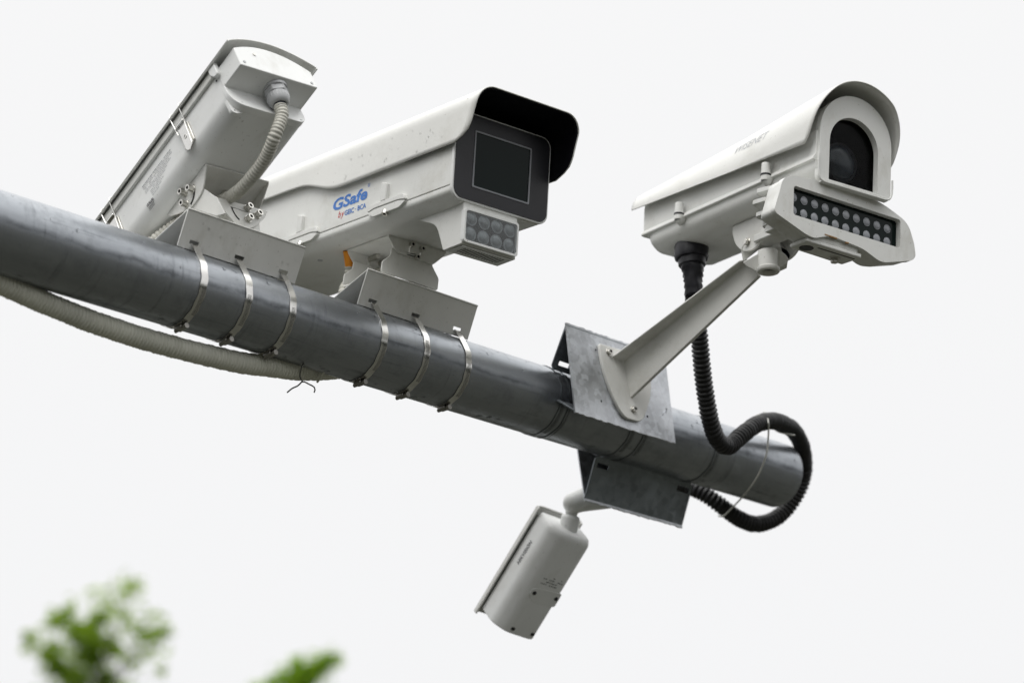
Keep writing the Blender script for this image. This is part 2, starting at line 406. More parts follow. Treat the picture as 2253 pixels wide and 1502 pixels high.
# ------------------------------------------------------------------ folded saddles on the pipe
TH = math.radians(-17)
SE = PA * math.cos(TH) + PV * math.sin(TH); SN = -PA * math.sin(TH) + PV * math.cos(TH)
def saddle(s0, s1, label):
    t = thing('mounting_saddle', label, 'pipe bracket', frame(PO + PU * s0, PU, SE, SN), 'white folded saddles strapped on the pipe')
    Ln = s1 - s0; T = .003
    MB().box(0, Ln, -.113, .113, .117 - T, .117).build('top_plate', M_SADDLE, t, bevel=.0012)
    for sg, off in ((-1, 0.), (1, 0.)):
        A = Vector((0, sg * .113, .117)); B = Vector((0, sg * .058, .058)); d = (B - A).normalized(); nn = Vector((0, d.z, -d.y)) * sg
        W = (B - A).length
        f = lambda a, b, c: tuple(A + Vector((1, 0, 0)) * a + d * b + nn * c)
        hs = []
        if True:
            for k in range(3):
                c = .038 + k * (Ln - .076) / 2
                hs.append(rect(c - .012, c + .012, .061, .069))
        pl = [(0, 0), (Ln - .004, 0), (Ln, .004), (Ln, W), (0, W)]
        MB().prism(pl, 0, T, f, hs).build('side_flange', M_SADDLE, t, bevel=.0007)
    return t
saddle(.398, .709, 'white folded steel saddle under the downward-tilted camera at left')
saddle(.884, 1.211, 'white folded steel saddle under the long camera with the blue lettering')

def band(s, label, group, slots, frm, rr=RP + .0012, wd=.0086, screw_ang=-95, slit=(-170, -105), screw=True, tw=0., bm=None):
    """band loop in the (y,z) plane of frame frm at x = s; slots: two (y,z) points the loop runs out to, or None"""
    t = thing('band_clamp', label, 'pipe clamp', frm @ Matrix.Translation((s, 0, 0)), group)
    pts = []
    if slots:
        (y0, z0), (y1, z1) = slots
        def tangent(y, z, side):
            d = math.hypot(y, z); a = math.atan2(z, y); b = math.acos(min(1, rr / d)); return a + b * side
        aL = tangent(y0, z0, 1); aR = tangent(y1, z1, -1)
        if aL < 0: aL += 2 * PI
        if aR > aL: aR -= 2 * PI
        k = 60; end = aR + 2 * PI
        pts = [(y0, z0)] + [(math.cos(aL + (end - aL) * i / k) * rr, math.sin(aL + (end - aL) * i / k) * rr) for i in range(k + 1)] + [(y1, z1)]
        m0 = max(rr + .001, (z0 + z1) / 2 + .002)
        a0 = math.atan2(z1, y1); a1 = math.atan2(z0, y0)
        if a1 < a0: a1 += 2 * PI
        for i in range(1, 12):
            a = a0 + (a1 - a0) * i / 12; ww = abs(i / 6 - 1) ** 3; r_ = rr * (1 - ww) + (math.hypot(y1, z1) * ww)
            pts.append((math.cos(a) * r_, math.sin(a) * r_))
    else:
        k = 72; pts = [(math.cos(2 * PI * i / k) * rr, math.sin(2 * PI * i / k) * rr) for i in range(k)]
    m = MB(); k = len(pts); th = .0009; ring = []
    for i, (y, z) in enumerate(pts):
        a = Vector(pts[i - 1]); b = Vector(pts[(i + 1) % k]); d = (b - a).normalized(); nn = Vector((d.y, -d.x))
        if nn.dot(Vector((y, z))) < 0: nn = -nn
        o = Vector((y, z)) + nn * th; wob = .0008 * math.sin(i * .9 + s * 40)
        sh = tw * (z / .08)
        ring.append([(-wd + wob + sh, y, z), (wd + wob + sh, y, z), (wd + wob + sh, o.x, o.y), (-wd + wob + sh, o.x, o.y)])
    ring.append(ring[0]); m.loft(ring, False, True)
    r2 = rr + th + .0001; a = slit[0]
    while a < slit[1]:
        c, d_ = math.cos(math.radians(a)), math.sin(math.radians(a)); c2, d2 = math.cos(math.radians(a + .75)), math.sin(math.radians(a + .75))
        m.add([(-wd * .55, c * r2, d_ * r2), (wd * .55, c * r2, d_ * r2), (wd * .55, c2 * r2, d2 * r2), (-wd * .55, c2 * r2, d2 * r2)], [(0, 1, 2, 3)], 1)
        a += 1.9
    m.build('band', [bm or M_STEEL, M_SLIT], t, angle=50)
    if screw:
        a = math.radians(screw_ang); Rm = Matrix.Rotation(a, 4, 'X')
        h = MB().box(-wd * 1.05, wd * 1.05, rr + .0005, rr + .009, -.010, .012, M=Rm)
        hs = h.build('screw_housing', M_BOLTD, t, bevel=.0025)
        q = MB(); q.cyl(Rm @ Vector((0, rr + .006, -.019)), Rm @ Vector((0, rr + .006, .017)), .0042, n=16)
        q.cyl(Rm @ Vector((0, rr + .006, -.020)), Rm @ Vector((0, rr + .006, -.013)), .0062, hexa=True)
        q.build('worm_screw', M_BOLTD, t)
    return t
SFM = frame(PO, PU, SE, SN)
slA = ((-.0665, .0672), (.0665, .0672))
G1 = 'steel band clamps strapping the white saddles'
for s, nm, tw, sl in ((.436, 'leftmost of the three steel bands on the left saddle', .004, (-150, -106)), (.552, 'middle of the three steel bands on the left saddle', .002, (-158, -112)), (.669, 'rightmost of the three steel bands on the left saddle', .003, (-160, -106))):
    band(s, nm, G1, slA, SFM, screw_ang=-77, slit=sl, tw=tw)
for s, nm, tw, sl in ((.925, 'leftmost of the three steel bands on the saddle below the blue-lettered camera', .004, (-150, -106)), (1.048, 'middle of the three steel bands on the saddle below the blue-lettered camera', .003, (-176, -108)), (1.172, 'rightmost of the three steel bands on the saddle below the blue-lettered camera', .003, (-160, -104))):
    band(s, nm, G1, slA, SFM, screw_ang=-72, slit=sl, tw=tw)

# ------------------------------------------------------------------ galvanised channels
def channel(name, label, s0, Ln, web, flanges, mts, web_hole=(), slots=(), jag=.0015, group=None):
    """web: two (a,h) corners; flanges: [(corner index, (a,h) tip)]"""
    t = thing(name, label, 'pipe bracket', frame(PO + PU * s0, PU, PA, PV), group)
    A = Vector((0, *web[0])); B = Vector((0, *web[1])); d = (B - A).normalized(); nn = Vector((0, -d.z, d.y))
    if nn.dot(A) < 0: nn = -nn
    W = (B - A).length; T = .004
    rnd = random.Random(3)
    def wob(p0, p1, k, amp):
        return [(p0[0] + (p1[0] - p0[0]) * i / k + (rnd.uniform(-amp, amp) if 0 < i < k and p0[0] == p1[0] else 0),
                 p0[1] + (p1[1] - p0[1]) * i / k + (rnd.uniform(-amp, amp) if 0 < i < k and p0[1] == p1[1] else 0)) for i in range(k)]
    outl = wob((0, 0), (Ln, 0), 40, jag) + [(Ln, 0)] + wob((Ln, W), (0, W), 40, jag) + [(0, W)]
    f = lambda a, b, c: tuple(A + Vector((a, 0, 0)) + d * b + nn * (c - T))
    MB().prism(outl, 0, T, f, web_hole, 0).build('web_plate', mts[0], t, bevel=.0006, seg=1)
    for ci, tip, hs in flanges:
        C = Vector((0, *web[ci])); D = Vector((0, *tip)); e_ = (D - C).normalized(); WW = (D - C).length
        n2 = Vector((0, -e_.z, e_.y))
        if n2.dot(d if ci == 0 else -d) < 0: n2 = -n2
        f2 = lambda a, b, c: tuple(C + Vector((a, 0, 0)) + e_ * (b + .004) + n2 * c)
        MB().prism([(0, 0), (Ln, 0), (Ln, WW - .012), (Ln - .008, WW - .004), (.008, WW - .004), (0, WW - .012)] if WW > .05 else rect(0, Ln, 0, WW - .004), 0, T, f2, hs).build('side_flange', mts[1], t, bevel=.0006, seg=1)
    return t
bolt_holes = [circ(.0920, .0455, .0028, 12), circ(.0915, .1722, .0032, 12), circ(.2448, .174, .0034, 12)]
scr = [(.286, .1665), (.300, .1545), (.3025, .1475), (.311, .1425), (.316, .1345), (.3185, .1385), (.314, .149), (.306, .1505), (.302, .158)]
channel('galvanised_bracket', 'speckled galvanised plate bracket on the pipe behind the long bracket arm', 1.446, .334,
        ((-.117, .151), (-.137, -.069)),
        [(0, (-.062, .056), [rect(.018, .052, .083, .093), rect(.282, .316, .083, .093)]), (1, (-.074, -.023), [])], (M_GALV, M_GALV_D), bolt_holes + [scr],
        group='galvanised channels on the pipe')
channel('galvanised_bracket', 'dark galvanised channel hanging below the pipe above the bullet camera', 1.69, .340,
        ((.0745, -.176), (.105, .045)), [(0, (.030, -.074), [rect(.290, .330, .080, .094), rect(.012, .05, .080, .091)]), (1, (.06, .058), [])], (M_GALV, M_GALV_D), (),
        group='galvanised channels on the pipe')
G2 = 'steel bands strapping the galvanised channels'
band(1.470, 'steel band at the left end of the speckled galvanised plate', G2, None, PM, slit=(-168, -100), screw=False, bm=M_GBAND, rr=RP + .001)
band(1.482 + .012, 'steel band doubled beside another at the left end of the speckled plate', G2, None, PM, slit=(-168, -100), screw=False, bm=M_GBAND, rr=RP + .001, wd=.005)
band(1.752, 'steel band on the pipe just below the speckled plate, left of its lower corner', G2, None, PM, slit=(-160, -110), screw=False, bm=M_GBAND, rr=RP + .001)
band(1.708, 'steel band on the pipe at the left end of the dark hanging channel', G2, None, PM, slit=(-160, -110), screw=False, bm=M_GBAND, rr=RP + .001)
band(2.000, 'steel band on bare pipe at the right end of the dark hanging channel', G2, None, PM, slit=(-165, -110), screw=False, bm=M_GBAND, rr=RP + .001)

# ------------------------------------------------------------------ camera 2: long box camera, black visor
F2 = [(.77696, .62917, .022), (-.62725, .77065, .11255), (.05386, -.10124, .9934)]
C0 = Vector((0, 0, 1.6))
def fr(F, t, k=1.):
    return frame(C0 + (Vector(t) - C0) * k, *F, s=k)
c2 = thing('surveillance_camera', 'long white box camera with black visor and blue lettering on its side', 'security camera', fr(F2, (-.1158, 5.1216, 4.193)))
W, H, ZS, LN = .2521, .1911, .1647, .78
# upper shell
MB().prism(rrect(0, W, -ZS + .0012, .004, .004) if False else roundpoly([(0, -ZS + .001), (0, .003), (W, .003), (W, -ZS + .001)], [0, .026, .026, 0], 6), .002, LN, AX['y']).build('upper_housing', M_PAINT, c2, bevel=.0012)
# seam
MB().box(.003, W - .003, .004, LN - .004, -ZS - .004, -ZS + .004).build('seal', M_DARK, c2)
# lower shell
def low(y):
    d = 1. if y > .03 else 1.
    return [(0, -ZS - .001), (-.0008, -.178), (.022, -.2005), (W - .022, -.2005), (W + .0008, -.178), (W, -ZS - .001)]
sec = roundpoly(low(.1), [0, .02, .022, .022, .02, 0], 6)
front = [(x, max(z, -.200) if False else z) for x, z in sec]
rings = []
for y, f_ in ((.002, .0), (.01, .12), (.03, .75), (.05, 1.), (LN - .03, 1.), (LN - .01, .8), (LN, .5)):
    rings.append([(x, y, (z if z > -.197 else -.197 + (z + .197) * f_)) for x, z in sec])
MB().loft(rings).build('lower_housing', M_PAINT, c2, bevel=.0008, angle=50)
# rim and dark bezel
MB().prism(rrect(-.003, W + .003, -H - .003, .003, .024), -.004, .004, AX['y']).build('front_rim', M_COOL, c2, bevel=.001)
fb = MB().prism(rrect(.001, W - .001, -H + .001, -.001, .022), -.0058, -.0035, AX['y'], [rrect(.047, .2015, -.1605, -.0335, .003)])
bez = fb.build('front_bezel', M_BEZEL, c2)
wf = MB().prism(rrect(.0475, .2010, -.1600, -.0340, .003), -.0070, .0, AX['y'], [rrect(.051, .1975, -.1565, -.0375, .002)]).build('window_frame', M_RIM, c2, bevel=.0008)
MB().box(.050, .1985, -.0046, -.0041, -.1575, -.0365).build('glass_pane', M_DARKGL, wf)
lp = MB()
lp.lathe((.105, -.0054, -.100), (0, 1, 0), [(0, .026), (.0002, .026)], 32)
# hood
def hood(yf, yb, inset, zshift=0., jn=40, lin=False):
    xL, xR, zt = -.012 + inset, W + .012 - inset, .033 - inset
    r = .040
    prof = []
    for i in range(9): prof.append(('L', i / 8))
    for i in range(1, 8): a = PI - (PI / 2) * i / 8; prof.append(('C', xL + r + r * math.cos(a), zt - r + r * math.sin(a)))
    for i in range(9): prof.append(('C', xL + r + (xR - xL - 2 * r) * i / 8, zt))
    for i in range(1, 8): a = PI / 2 - (PI / 2) * i / 8; prof.append(('C', xR - r + r * math.cos(a), zt - r + r * math.sin(a)))
    for i in range(9): prof.append(('R', 1 - i / 8))
    def zbot(y):
        pts = [(-1, -.081), (.40, -.0795), (.425, -.077), (.45, -.071), (.52, -.047), (.548, -.042), (.60, -.0395), (1, -.035)]
        for (a, b), (c, d) in zip(pts, pts[1:]):
            if y <= c: return b + (d - b) * (y - a) / (c - a)
        return pts[-1][1]
    def yfront(z):
        pts = [(-.2, -.014), (-.0805, -.014), (-.075, -.030), (-.069, -.048), (-.060, -.0615), (-.045, -.070), (-.0245, -.077), (.0, -.086), (.04, -.095)]
        for (a, b), (c, d) in zip(pts, pts[1:]):
            if z <= c: return b + (d - b) * (z - a) / (c - a)
        return pts[-1][1]
    rows = []
    for j in range(jn + 1):
        row = []
        for q in prof:
            z0 = zbot(0) if yf is None else zbot(0)
            zs = (z0 + (zt - r - z0) * q[1]) if q[0] in 'LR' else q[2]
            y0 = yfront(zs) + (0 if not lin else .001); t = (j / jn)
            y = y0 + (yb - y0) * t
            if q[0] == 'L': zz = zbot(y) + (zt - r - zbot(y)) * q[1]; row.append((xL, y, zz))
            elif q[0] == 'R': zz = zbot(y) - .012 * (1 - q[1]) + (zt - r - zbot(y)) * q[1]; row.append((xR, y, zz))
            else: row.append((q[1], y, q[2]))
        rows.append(row)
    return rows
hd = MB().loft(hood(None, .795, 0), False, False).build('sun_hood', M_ROOF, c2, solid=.0022, soff=0, angle=70)
ln = MB().loft(hood(None, .16, .0022, lin=True), False, False).build('hood_lining', M_BLACKIN, c2, solid=.0012, soff=0, angle=70)
# screw bumps along the seam
for y0, y1, ys in ((.165, .280, .226), (.490, .600, .545)):
    o = roundpoly([(y0 - .012, -ZS + .0012), (y0 + .012, -ZS + .0062), (y1 - .012, -ZS + .0062), (y1 + .012, -ZS + .0012), (y1 + .004, -ZS + .0165), (y0 - .004, -ZS + .0165)], .006, 3)
    MB().prism(o, -.0085, .002, lambda a, b, c: (c, a, b)).build('screw_boss', M_PAINT, c2, bevel=.0025)
    o = roundpoly([(y0 - .012, -ZS - .0012), (y0 + .012, -ZS + .0045), (y1 - .012, -ZS + .0045), (y1 + .012, -ZS - .0012), (y1 - .01, -ZS - .012), (y0 + .01, -ZS - .012)], .006, 3)
    MB().prism(o, -.0075, .002, lambda a, b, c: (c, a, b)).build('screw_boss', M_PAINT, c2, bevel=.0025)
    q = MB().socket((-.004, ys, -ZS - .008), (-.45, 0, -1), .007, .009).build('cover_screw', [M_BOLT, M_DARK], c2, bevel=.0006)
    o = roundpoly([(ys - .002, -.110), (ys + .018, -.104), (ys + .018, -.149), (ys - .002, -.149)], .003, 2)
    MB().prism(o, -.009, .002, lambda a, b, c: (c, a, b)).build('side_lug', M_PAINT, c2, bevel=.002)
# illuminator box
bx = MB(); prof = roundpoly([(.0, -.196), (.0, -.287), (.062, -.289), (.074, -.262), (.092, -.225), (.16, -.199), (.16, -.19), (0, -.19)], [.0, .002, .004, .02, .03, 0, 0, 0], 6)
bx.prism(prof, .033, .178, lambda a, b, c: (c, a, b))
ibox = bx.build('lamp_box', M_PAINT, c2, bevel=.004, seg=3)
fr_ = MB().prism(rrect(.0325, .1765, -.2835, -.2085, .007), -.0085, .004, AX['y'], [rrect(.0365, .1725, -.2785, -.2135, .006)]).build('lamp_window_frame', M_COOL, c2, bevel=.001)
MB().prism(rrect(.0355, .1735, -.2795, -.2125, .006), -.0016, -.0008, AX['y']).build('reflector_panel', M_CAVITY, fr_)
for r_ in range(2):
    for k in range(4):
        cx = .053 + k * .0345; cz = -.2285 - r_ * .0335
        MB().lathe((cx, -.0014, cz), (0, -1, 0), [(-.0, .0155), (.0012, .0155), (.0016, .0142), (.0012, .013), (.003, .0105), (.0042, .006), (.0046, .0015)], 28).build('led_lens', M_LENSCL, c2, angle=60)
MB().prism(rrect(.0365, .1725, -.2785, -.2135, .006), -.0078, -.0070, AX['y']).build('lamp_glass', M_GLASS, fr_)
vg = MB().prism(rect(.040, .170, .003, .055), -.2905, -.2885, AX['z'], [rect(.052 + i * .0072, .0555 + i * .0072, .010, .042) for i in range(15)], mi_hole=1)
vg.build('vent_grille', [M_PAINT, M_DARK], c2)
MB().box(.045, .165, .007, .045, -.2889, -.2885).build('vent_recess', M_DARK, c2)
# print
pl = lambda y0, z0, off=0.0006: (lambda a, b: (-off, y0 - a, z0 + b))
text_mesh('logo_print', 'GSafe', .0365, M_BLUE, c2, lambda a, b: (-.0006, .4375 - a * 1.52, -.1235 + b), spacing=1.0, shear=.12, bold=.0012)
text_mesh('logo_print', '\u00ae', .012, M_BLUE, c2, pl(.306, -.099))
text_mesh('maker_print', 'by', .0215, M_RED, c2, pl(.413, -.1448), shear=.22, spacing=1.15, bold=.0)
text_mesh('maker_print', 'GEIC \u00b7 BCA', .0160, M_BLUE, c2, lambda a, b: (-.0006, .388 - a * 1.06, -.1448 + b), spacing=.95, bold=.0003)
# bottom screw
MB().cyl((.05, .545, -.2025), (.05, .545, -.198), .006, n=16).build('bottom_screw', M_GREYG, c2)


# ------------------------------------------------------------------ swivel bracket of camera 2
sw = thing('swivel_bracket', 'grey swivel bracket between the blue-lettered camera and its saddle', 'camera bracket', c2.matrix_world.copy(), 'swivel brackets')
def slot_arc(cx, cz, r, a0, a1, wd, n=10):
    o = [(cx + (r + wd) * math.cos(math.radians(a0 + (a1 - a0) * i / n)), cz + (r + wd) * math.sin(math.radians(a0 + (a1 - a0) * i / n))) for i in range(n + 1)]
    o += [(cx + (r - wd) * math.cos(math.radians(a1 + (a0 - a1) * i / n)), cz + (r - wd) * math.sin(math.radians(a1 + (a0 - a1) * i / n))) for i in range(n + 1)]
    return o
yk = MB(); yk.box(.046, .203, .28, .435, -.2035, -.2008)
yoke = yk.build('upper_yoke', M_SADDLE, sw, bevel=.0008)
trap = roundpoly([(.046, -.2036), (.203, -.2036), (.2005, -.210), (.170, -.2395), (.070, -.2355), (.050, -.211)], [.0, .0, .004, .006, .006, .004], 3)
for y in (.28, .432):
    MB().prism(trap, y, y + .003, AX['y'], [slot_arc(.122, -.2205, .0185, 150, 205, .0026), slot_arc(.122, -.2205, .0125, -70, 0, .0026)]).build('yoke_flange', M_SADDLE, yoke, bevel=.0007)
mid = roundpoly([(.060, -.226), (.178, -.226), (.1705, -.2400), (.1910, -.2660), (.1895, -.2925), (.0355, -.2865), (.0375, -.2620), (.058, -.2440)], .004, 3)
mo = MB(); mo.prism(mid, .2845, .2875, AX['y']); mo.prism(mid, .426, .429, AX['y']); mo.box(.0365, .189, .2876, .4258, -.292, -.289)
mo.build('middle_yoke', M_SADDLE, sw, bevel=.0007)
lb = MB(); lb.box(.075, .16, .315, .405, -.352, -.2925)
lb.build('lower_yoke', M_SADDLE, sw, bevel=.002)
for cx, cz in ((.1065, -.2095), (.1345, -.2125), (.1225, -.2345)):
    b_ = MB().socket((cx, .280, cz), (0, -1, 0), .0062, .009); b_.cyl((cx, .283, cz), (cx, .31, cz), .004)
    b_.build('socket_bolt', [M_BOLT, M_DARK], sw, bevel=.0005)
bb = MB()
for cx, cz in ((.1065, -.2095), (.1345, -.2125), (.1225, -.2345)):
    MB().cyl((cx, .40, cz), (cx, .4318, cz), .0065, hexa=True).build('bolt_nut', M_BOLT, sw)

# ------------------------------------------------------------------ camera 1: downward-tilted camera seen from behind
F1 = [(.74044, .66817, .07273), (-.57674, .68721, -.44172), (-.34513, .28512, .8942)]
K1 = 1.03
M1 = fr(F1, (-.5312, 4.7569, 4.1078), K1)
c1 = thing('surveillance_camera', 'tall white camera tilted steeply down at left, seen from behind with a cable gland', 'security camera', M1)
W1 = .1873; LB = .60
body = roundpoly([(.0, .046), (.0, -.034), (.020, -.055), (W1 - .020, -.055), (W1, -.034), (W1, .046)], [0, .016, .012, .012, .016, 0], 5)
MB().loft([[(x, y, z) for x, z in body] for y in (.064, LB)]).build('housing', M_COOL, c1, bevel=.0008, angle=50)
def arc(x0, x1, z0, zt, n=20):
    w_ = (x1 - x0) / 2; return [(x0 + w_ - w_ * math.cos(PI * i / n) if False else x0 + (x1 - x0) * i / n, z0 + (zt - z0) * (1 - ((i / n - .5) * 2) ** 2)) for i in range(n + 1)]
# rear cap: upper band with arched top, underside cut, lower face
cap = arc(-.001, W1 + .001, .050, .077)
up = [(-.001, .0)] + cap + [(W1 + .004, .048), (W1 + .004, .0)]
cp = MB(); cp.prism(up, 0, .066, AX['y'])
cpo = cp.build('rear_cap', M_COOL, c1, bevel=.002, seg=3)
lowcap = roundpoly([(-.0015, .002), (-.0015, -.030), (.015, -.056), (W1 - .018, -.056), (W1 + .0015, -.032), (W1 + .0015, .002)], [0, .018, .02, .02, .018, 0], 5)
q = []
for x, z in lowcap: q.append((x, z))
rg = []
for y, k in ((.0605, .0), (.0640, .25), (.0655, 1.), (.0700, 1.)):
    rg.append([(x, y - .008 * max(0., 1 - (z + .056) / .056) ** 2 * (1 if y < .068 else 0), z) for x, z in q])
MB().loft(rg).build('rear_flange', M_COOL, c1, bevel=.001, angle=45)
for xx, zz in ((.012, .012), (W1 - .008, .010)):
    MB().cyl((xx, -.0012, zz), (xx, .004, zz), .0034, n=14).build('cap_screw', M_GREYG, c1)
for xx, zz in ((.022, -.047), (W1 - .018, -.046)):
    MB().cyl((xx, .0545, zz), (xx, .062, zz), .0026, n=14).build('cap_screw', M_GREYG, c1)
MB().cyl((.048, -.002, .047), (.048, .004, .047), .0036, n=14).build('cap_screw', M_BOLT, c1)
ear = roundpoly([(.0, -.03), (.002, -.062), (.014, -.0645), (.030, -.056)], [.0, .006, .006, 0], 4)
MB().prism(ear, .0705, .078, AX['y'], [circ(.0105, -.0565, .0018, 10)], mi_hole=1).build('flange_ear', [M_COOL, M_DARK], c1, bevel=.0012)
# side rail, lid seam and roof
for sx in (-1, 1):
    x0 = -.0065 if sx < 0 else W1 - .001; x1 = .001 if sx < 0 else W1 + .0065
    MB().box(x0, x1, .070, LB, .041, .0605).build('side_rail', M_PAINT, c1, bevel=.0025, seg=3)
MB().prism(roundpoly([(.056, .030), (.056, .066), (.078, .066), (.078, .044), (.068, .030)], .006, 4), -.0105, .0, lambda a, b, c: (c, a, b)).build('hinge_block', M_COOL, c1, bevel=.002)
MB().cyl((-.0013, .075, .031), (.0, .075, .031), .0022, n=12).build('rail_screw', M_INKD, c1)
MB().box(.003, W1 - .003, .068, LB - .004, .0460, .0695).build('lid_core', M_DARK, c1)
rows = []
for y in (-.005, .01, .1, .3, .62):
    r_ = [(-.0105, y, .060)] + [(x, y, z) for x, z in arc(-.0115, W1 + .0205, .062, .0905, 24)] + [(W1 + .0195, y, .058)]
    rows.append(r_)
MB().loft(rows, False, False).build('sun_roof', M_PAINT, c1, solid=.003, soff=1, bevel=.0008, angle=30)
# latches with wire bails
for k, y in enumerate((.200, .474)):
    la = MB(); pr = roundpoly([(y - .013, .034), (y + .013, .034), (y + .011, -.035), (y, -.042), (y - .011, -.035)], [.002, .002, .006, .006, .006], 3)
    la.prism(pr, -.0085, -.0062, lambda a, b, c: (c, a, b))
    l_ = la.build('toggle_latch', M_STEEL, c1, bevel=.0008)
    MB().prism([(y - .0165, .026), (y + .0165, .026), (y + .0165, -.026), (y - .0165, -.026)], -.0045, .0, lambda a, b, c: (c, a, b)).build('latch_base', M_BOLT, l_, bevel=.001)
    MB().box(-.013, -.0085, y - .0135, y + .0135, .029, .034).build('latch_lip', M_STEEL, l_, bevel=.001)
    MB().tube([(-.0088, y + .004 * math.cos(t), -.005 + .004 * math.sin(t)) for t in [i * .5 for i in range(13)]], .0008, 8).build('latch_eye', M_STEEL, l_)
    wr = spline([(-.0085, y - .014, -.034), (-.0095, y - .0155, .0), (-.011, y - .0165, .035), (-.0125, y - .017, .058), (-.011, y - .017, .0725), (-.003, y - .017, .079),
                 (.002, y, .080), (-.003, y + .017, .079), (-.011, y + .017, .0725), (-.0125, y + .017, .058), (-.011, y + .0165, .035), (-.0095, y + .0155, .012)], .004)
    MB().tube(wr, .0013, 8).build('wire_bail', M_STEEL, l_)
# rating label: lines of fine print, block words
rnd = random.Random(11)
lab = MB()
for r_ in range(11):
    z = .0195 - r_ * .0042; y = .358 if r_ < 6 else .345; yend = .262 + (0 if r_ < 3 else rnd.uniform(.0, .02)) + (.008 * (r_ - 6) if r_ >= 6 else 0)
    if r_ >= 6: yend += .025
    y += .010 - r_ * .0006
    while y > yend:
        ln_ = rnd.choice((.003, .005, .0075, .010)); h_ = .0010 if r_ else .0016
        if rnd.random() > .08: lab.add([(-.0005, y, z), (-.0005, y - ln_, z), (-.0005, y - ln_, z + h_), (-.0005, y, z + h_)], [(0, 1, 2, 3)])
        y -= ln_ + .0016
lab.build('label_print', M_INKM, c1)
text_mesh('label_print', 'GSafe', .0105, M_INKD, c1, lambda a, b: (-.0006, .3745 - a, -.0325 + b), bold=.0003)
lb_ = MB()
for r_ in range(3):
    lb_.add([(-.0005, .372, -.038 - r_ * .0035), (-.0005, .372 - .020, -.038 - r_ * .0035), (-.0005, .352, -.0366 - r_ * .0035), (-.0005, .372, -.0366 - r_ * .0035)], [(0, 1, 2, 3)])
lb_.build('label_print', M_INKD, c1)
# cable gland
G0 = Vector((.104, .030, .0)); GD = Vector((-.02, .12, -1)).normalized()
gl = MB(); gl.cyl(G0 + GD * -.002, G0 + GD * .006, .0245, n=32); gl.cyl(G0 + GD * .006, G0 + GD * .020, .0245, .0245, hexa=True)
glo = gl.build('cable_gland', M_GREYG, c1, bevel=.0015)
MB().lathe(G0, GD, [(.020, .020), (.022, .0225), (.034, .0225), (.040, .0205), (.045, .0165), (.0455, .0135), (.040, .0125)], 36).build('gland_nut', M_GREYG, glo, angle=50)
rb = MB()
for i in range(24):
    a, b, d = basis(GD); t = 2 * PI * i / 24; pth = a * math.cos(t) + b * math.sin(t)
    rb.tube([G0 + GD * .0225 + pth * .0225, G0 + GD * .034 + pth * .0225], .0008, 5)
rb.build('gland_ribs', M_GREYG, glo)
MB().cyl(G0 + GD * .038, G0 + GD * .056, .0118, n=24).build('inner_sleeve', mat('dark_blue_sleeve', (.012, .014, .035), .4), glo)
def w1(x, y, z): return M1 @ Vector((x, y, z))
def cp_(px, py, d):        # a point of the place at distance d along a direction from the viewpoint of the survey
    a = math.radians(22); x = (px - 1126.5) / 6000; y = -(py - 751) / 6000
    return Vector((x * d, d * (math.cos(a) - y * math.sin(a)), 1.6 + d * (math.sin(a) + y * math.cos(a))))
P0 = w1(*(G0 + GD * .050))
conduit('corrugated_conduit', [P0, w1(.100, .041, -.075), cp_(605, 300, 5.53), cp_(586, 345, 5.55), cp_(556, 388, 5.575), cp_(520, 424, 5.61), cp_(478, 448, 5.66), cp_(440, 470, 5.72)],
        .0140, .0074, M_CONDW, 'pale corrugated conduit curving from the gland of the down-tilted camera', 'cable conduit', .15)
conduit('corrugated_conduit', [cp_(478, 452, 5.64), cp_(425, 468, 5.66), cp_(372, 503, 5.68), cp_(320, 545, 5.68), cp_(270, 600, 5.66), cp_(230, 660, 5.62)],
        .0125, .0098, M_CONDW, 'cream ribbed conduit dropping behind the pipe at the left saddle', 'cable conduit', .2)

# ------------------------------------------------------------------ swivel bracket of camera 1
s1 = thing('swivel_bracket', 'grey swivel bracket with socket bolts under the down-tilted camera', 'camera bracket', M1.copy(), 'swivel brackets')
u1 = MB().box(.0335, .189, .213, .361, -.0595, -.0562).build('upper_yoke', M_SADDLE, s1, bevel=.0008)
tr = roundpoly([(.2134, -.0562), (.3614, -.0562), (.3585, -.063), (.335, -.0800), (.298, -.1010), (.268, -.1020), (.2443, -.0965), (.2155, -.0620)], [0, 0, .004, .01, .012, .016, .012, .004], 4)
tr2 = roundpoly([(.2134, -.0562), (.3614, -.0562), (.3585, -.063), (.335, -.0780), (.300, -.0900), (.262, -.0880), (.2155, -.0620)], [0, 0, .004, .01, .012, .016, .004], 4)
for x, tt_, hh in ((.0325, tr, [slot_arc(.296, -.066, .030, 178, 262, .003)]), (.1875, tr2, [])):
    MB().prism(tt_, x, x + .003, lambda a, b, c: (c, a, b), hh, mi_hole=1).build('yoke_flange', [M_SADDLE, M_DARK], u1, bevel=.0007)
for y, z in ((.2935, -.0605), (.2700, -.0735), (.3010, -.0860)):
    b_ = MB().socket((.0325, y, z), (-1, 0, 0), .0068, .0155); b_.cyl((.033, y, z), (.0295, y, z), .0085, n=20); b_.cyl((.036, y, z), (.052, y, z), .0042, n=12)
    b_.build('socket_bolt', [M_BOLT, M_DARK], s1, bevel=.0006)
MB().socket((.113, .268, -.0598), (0, 0, -1), .0075, .007).build('mount_bolt', [M_BOLT, M_DARK], s1, bevel=.0006)
MI1 = M1.inverted()
def s2l(s, e_, n_): return MI1 @ (PO + PU * s + SE * e_ + SN * n_)
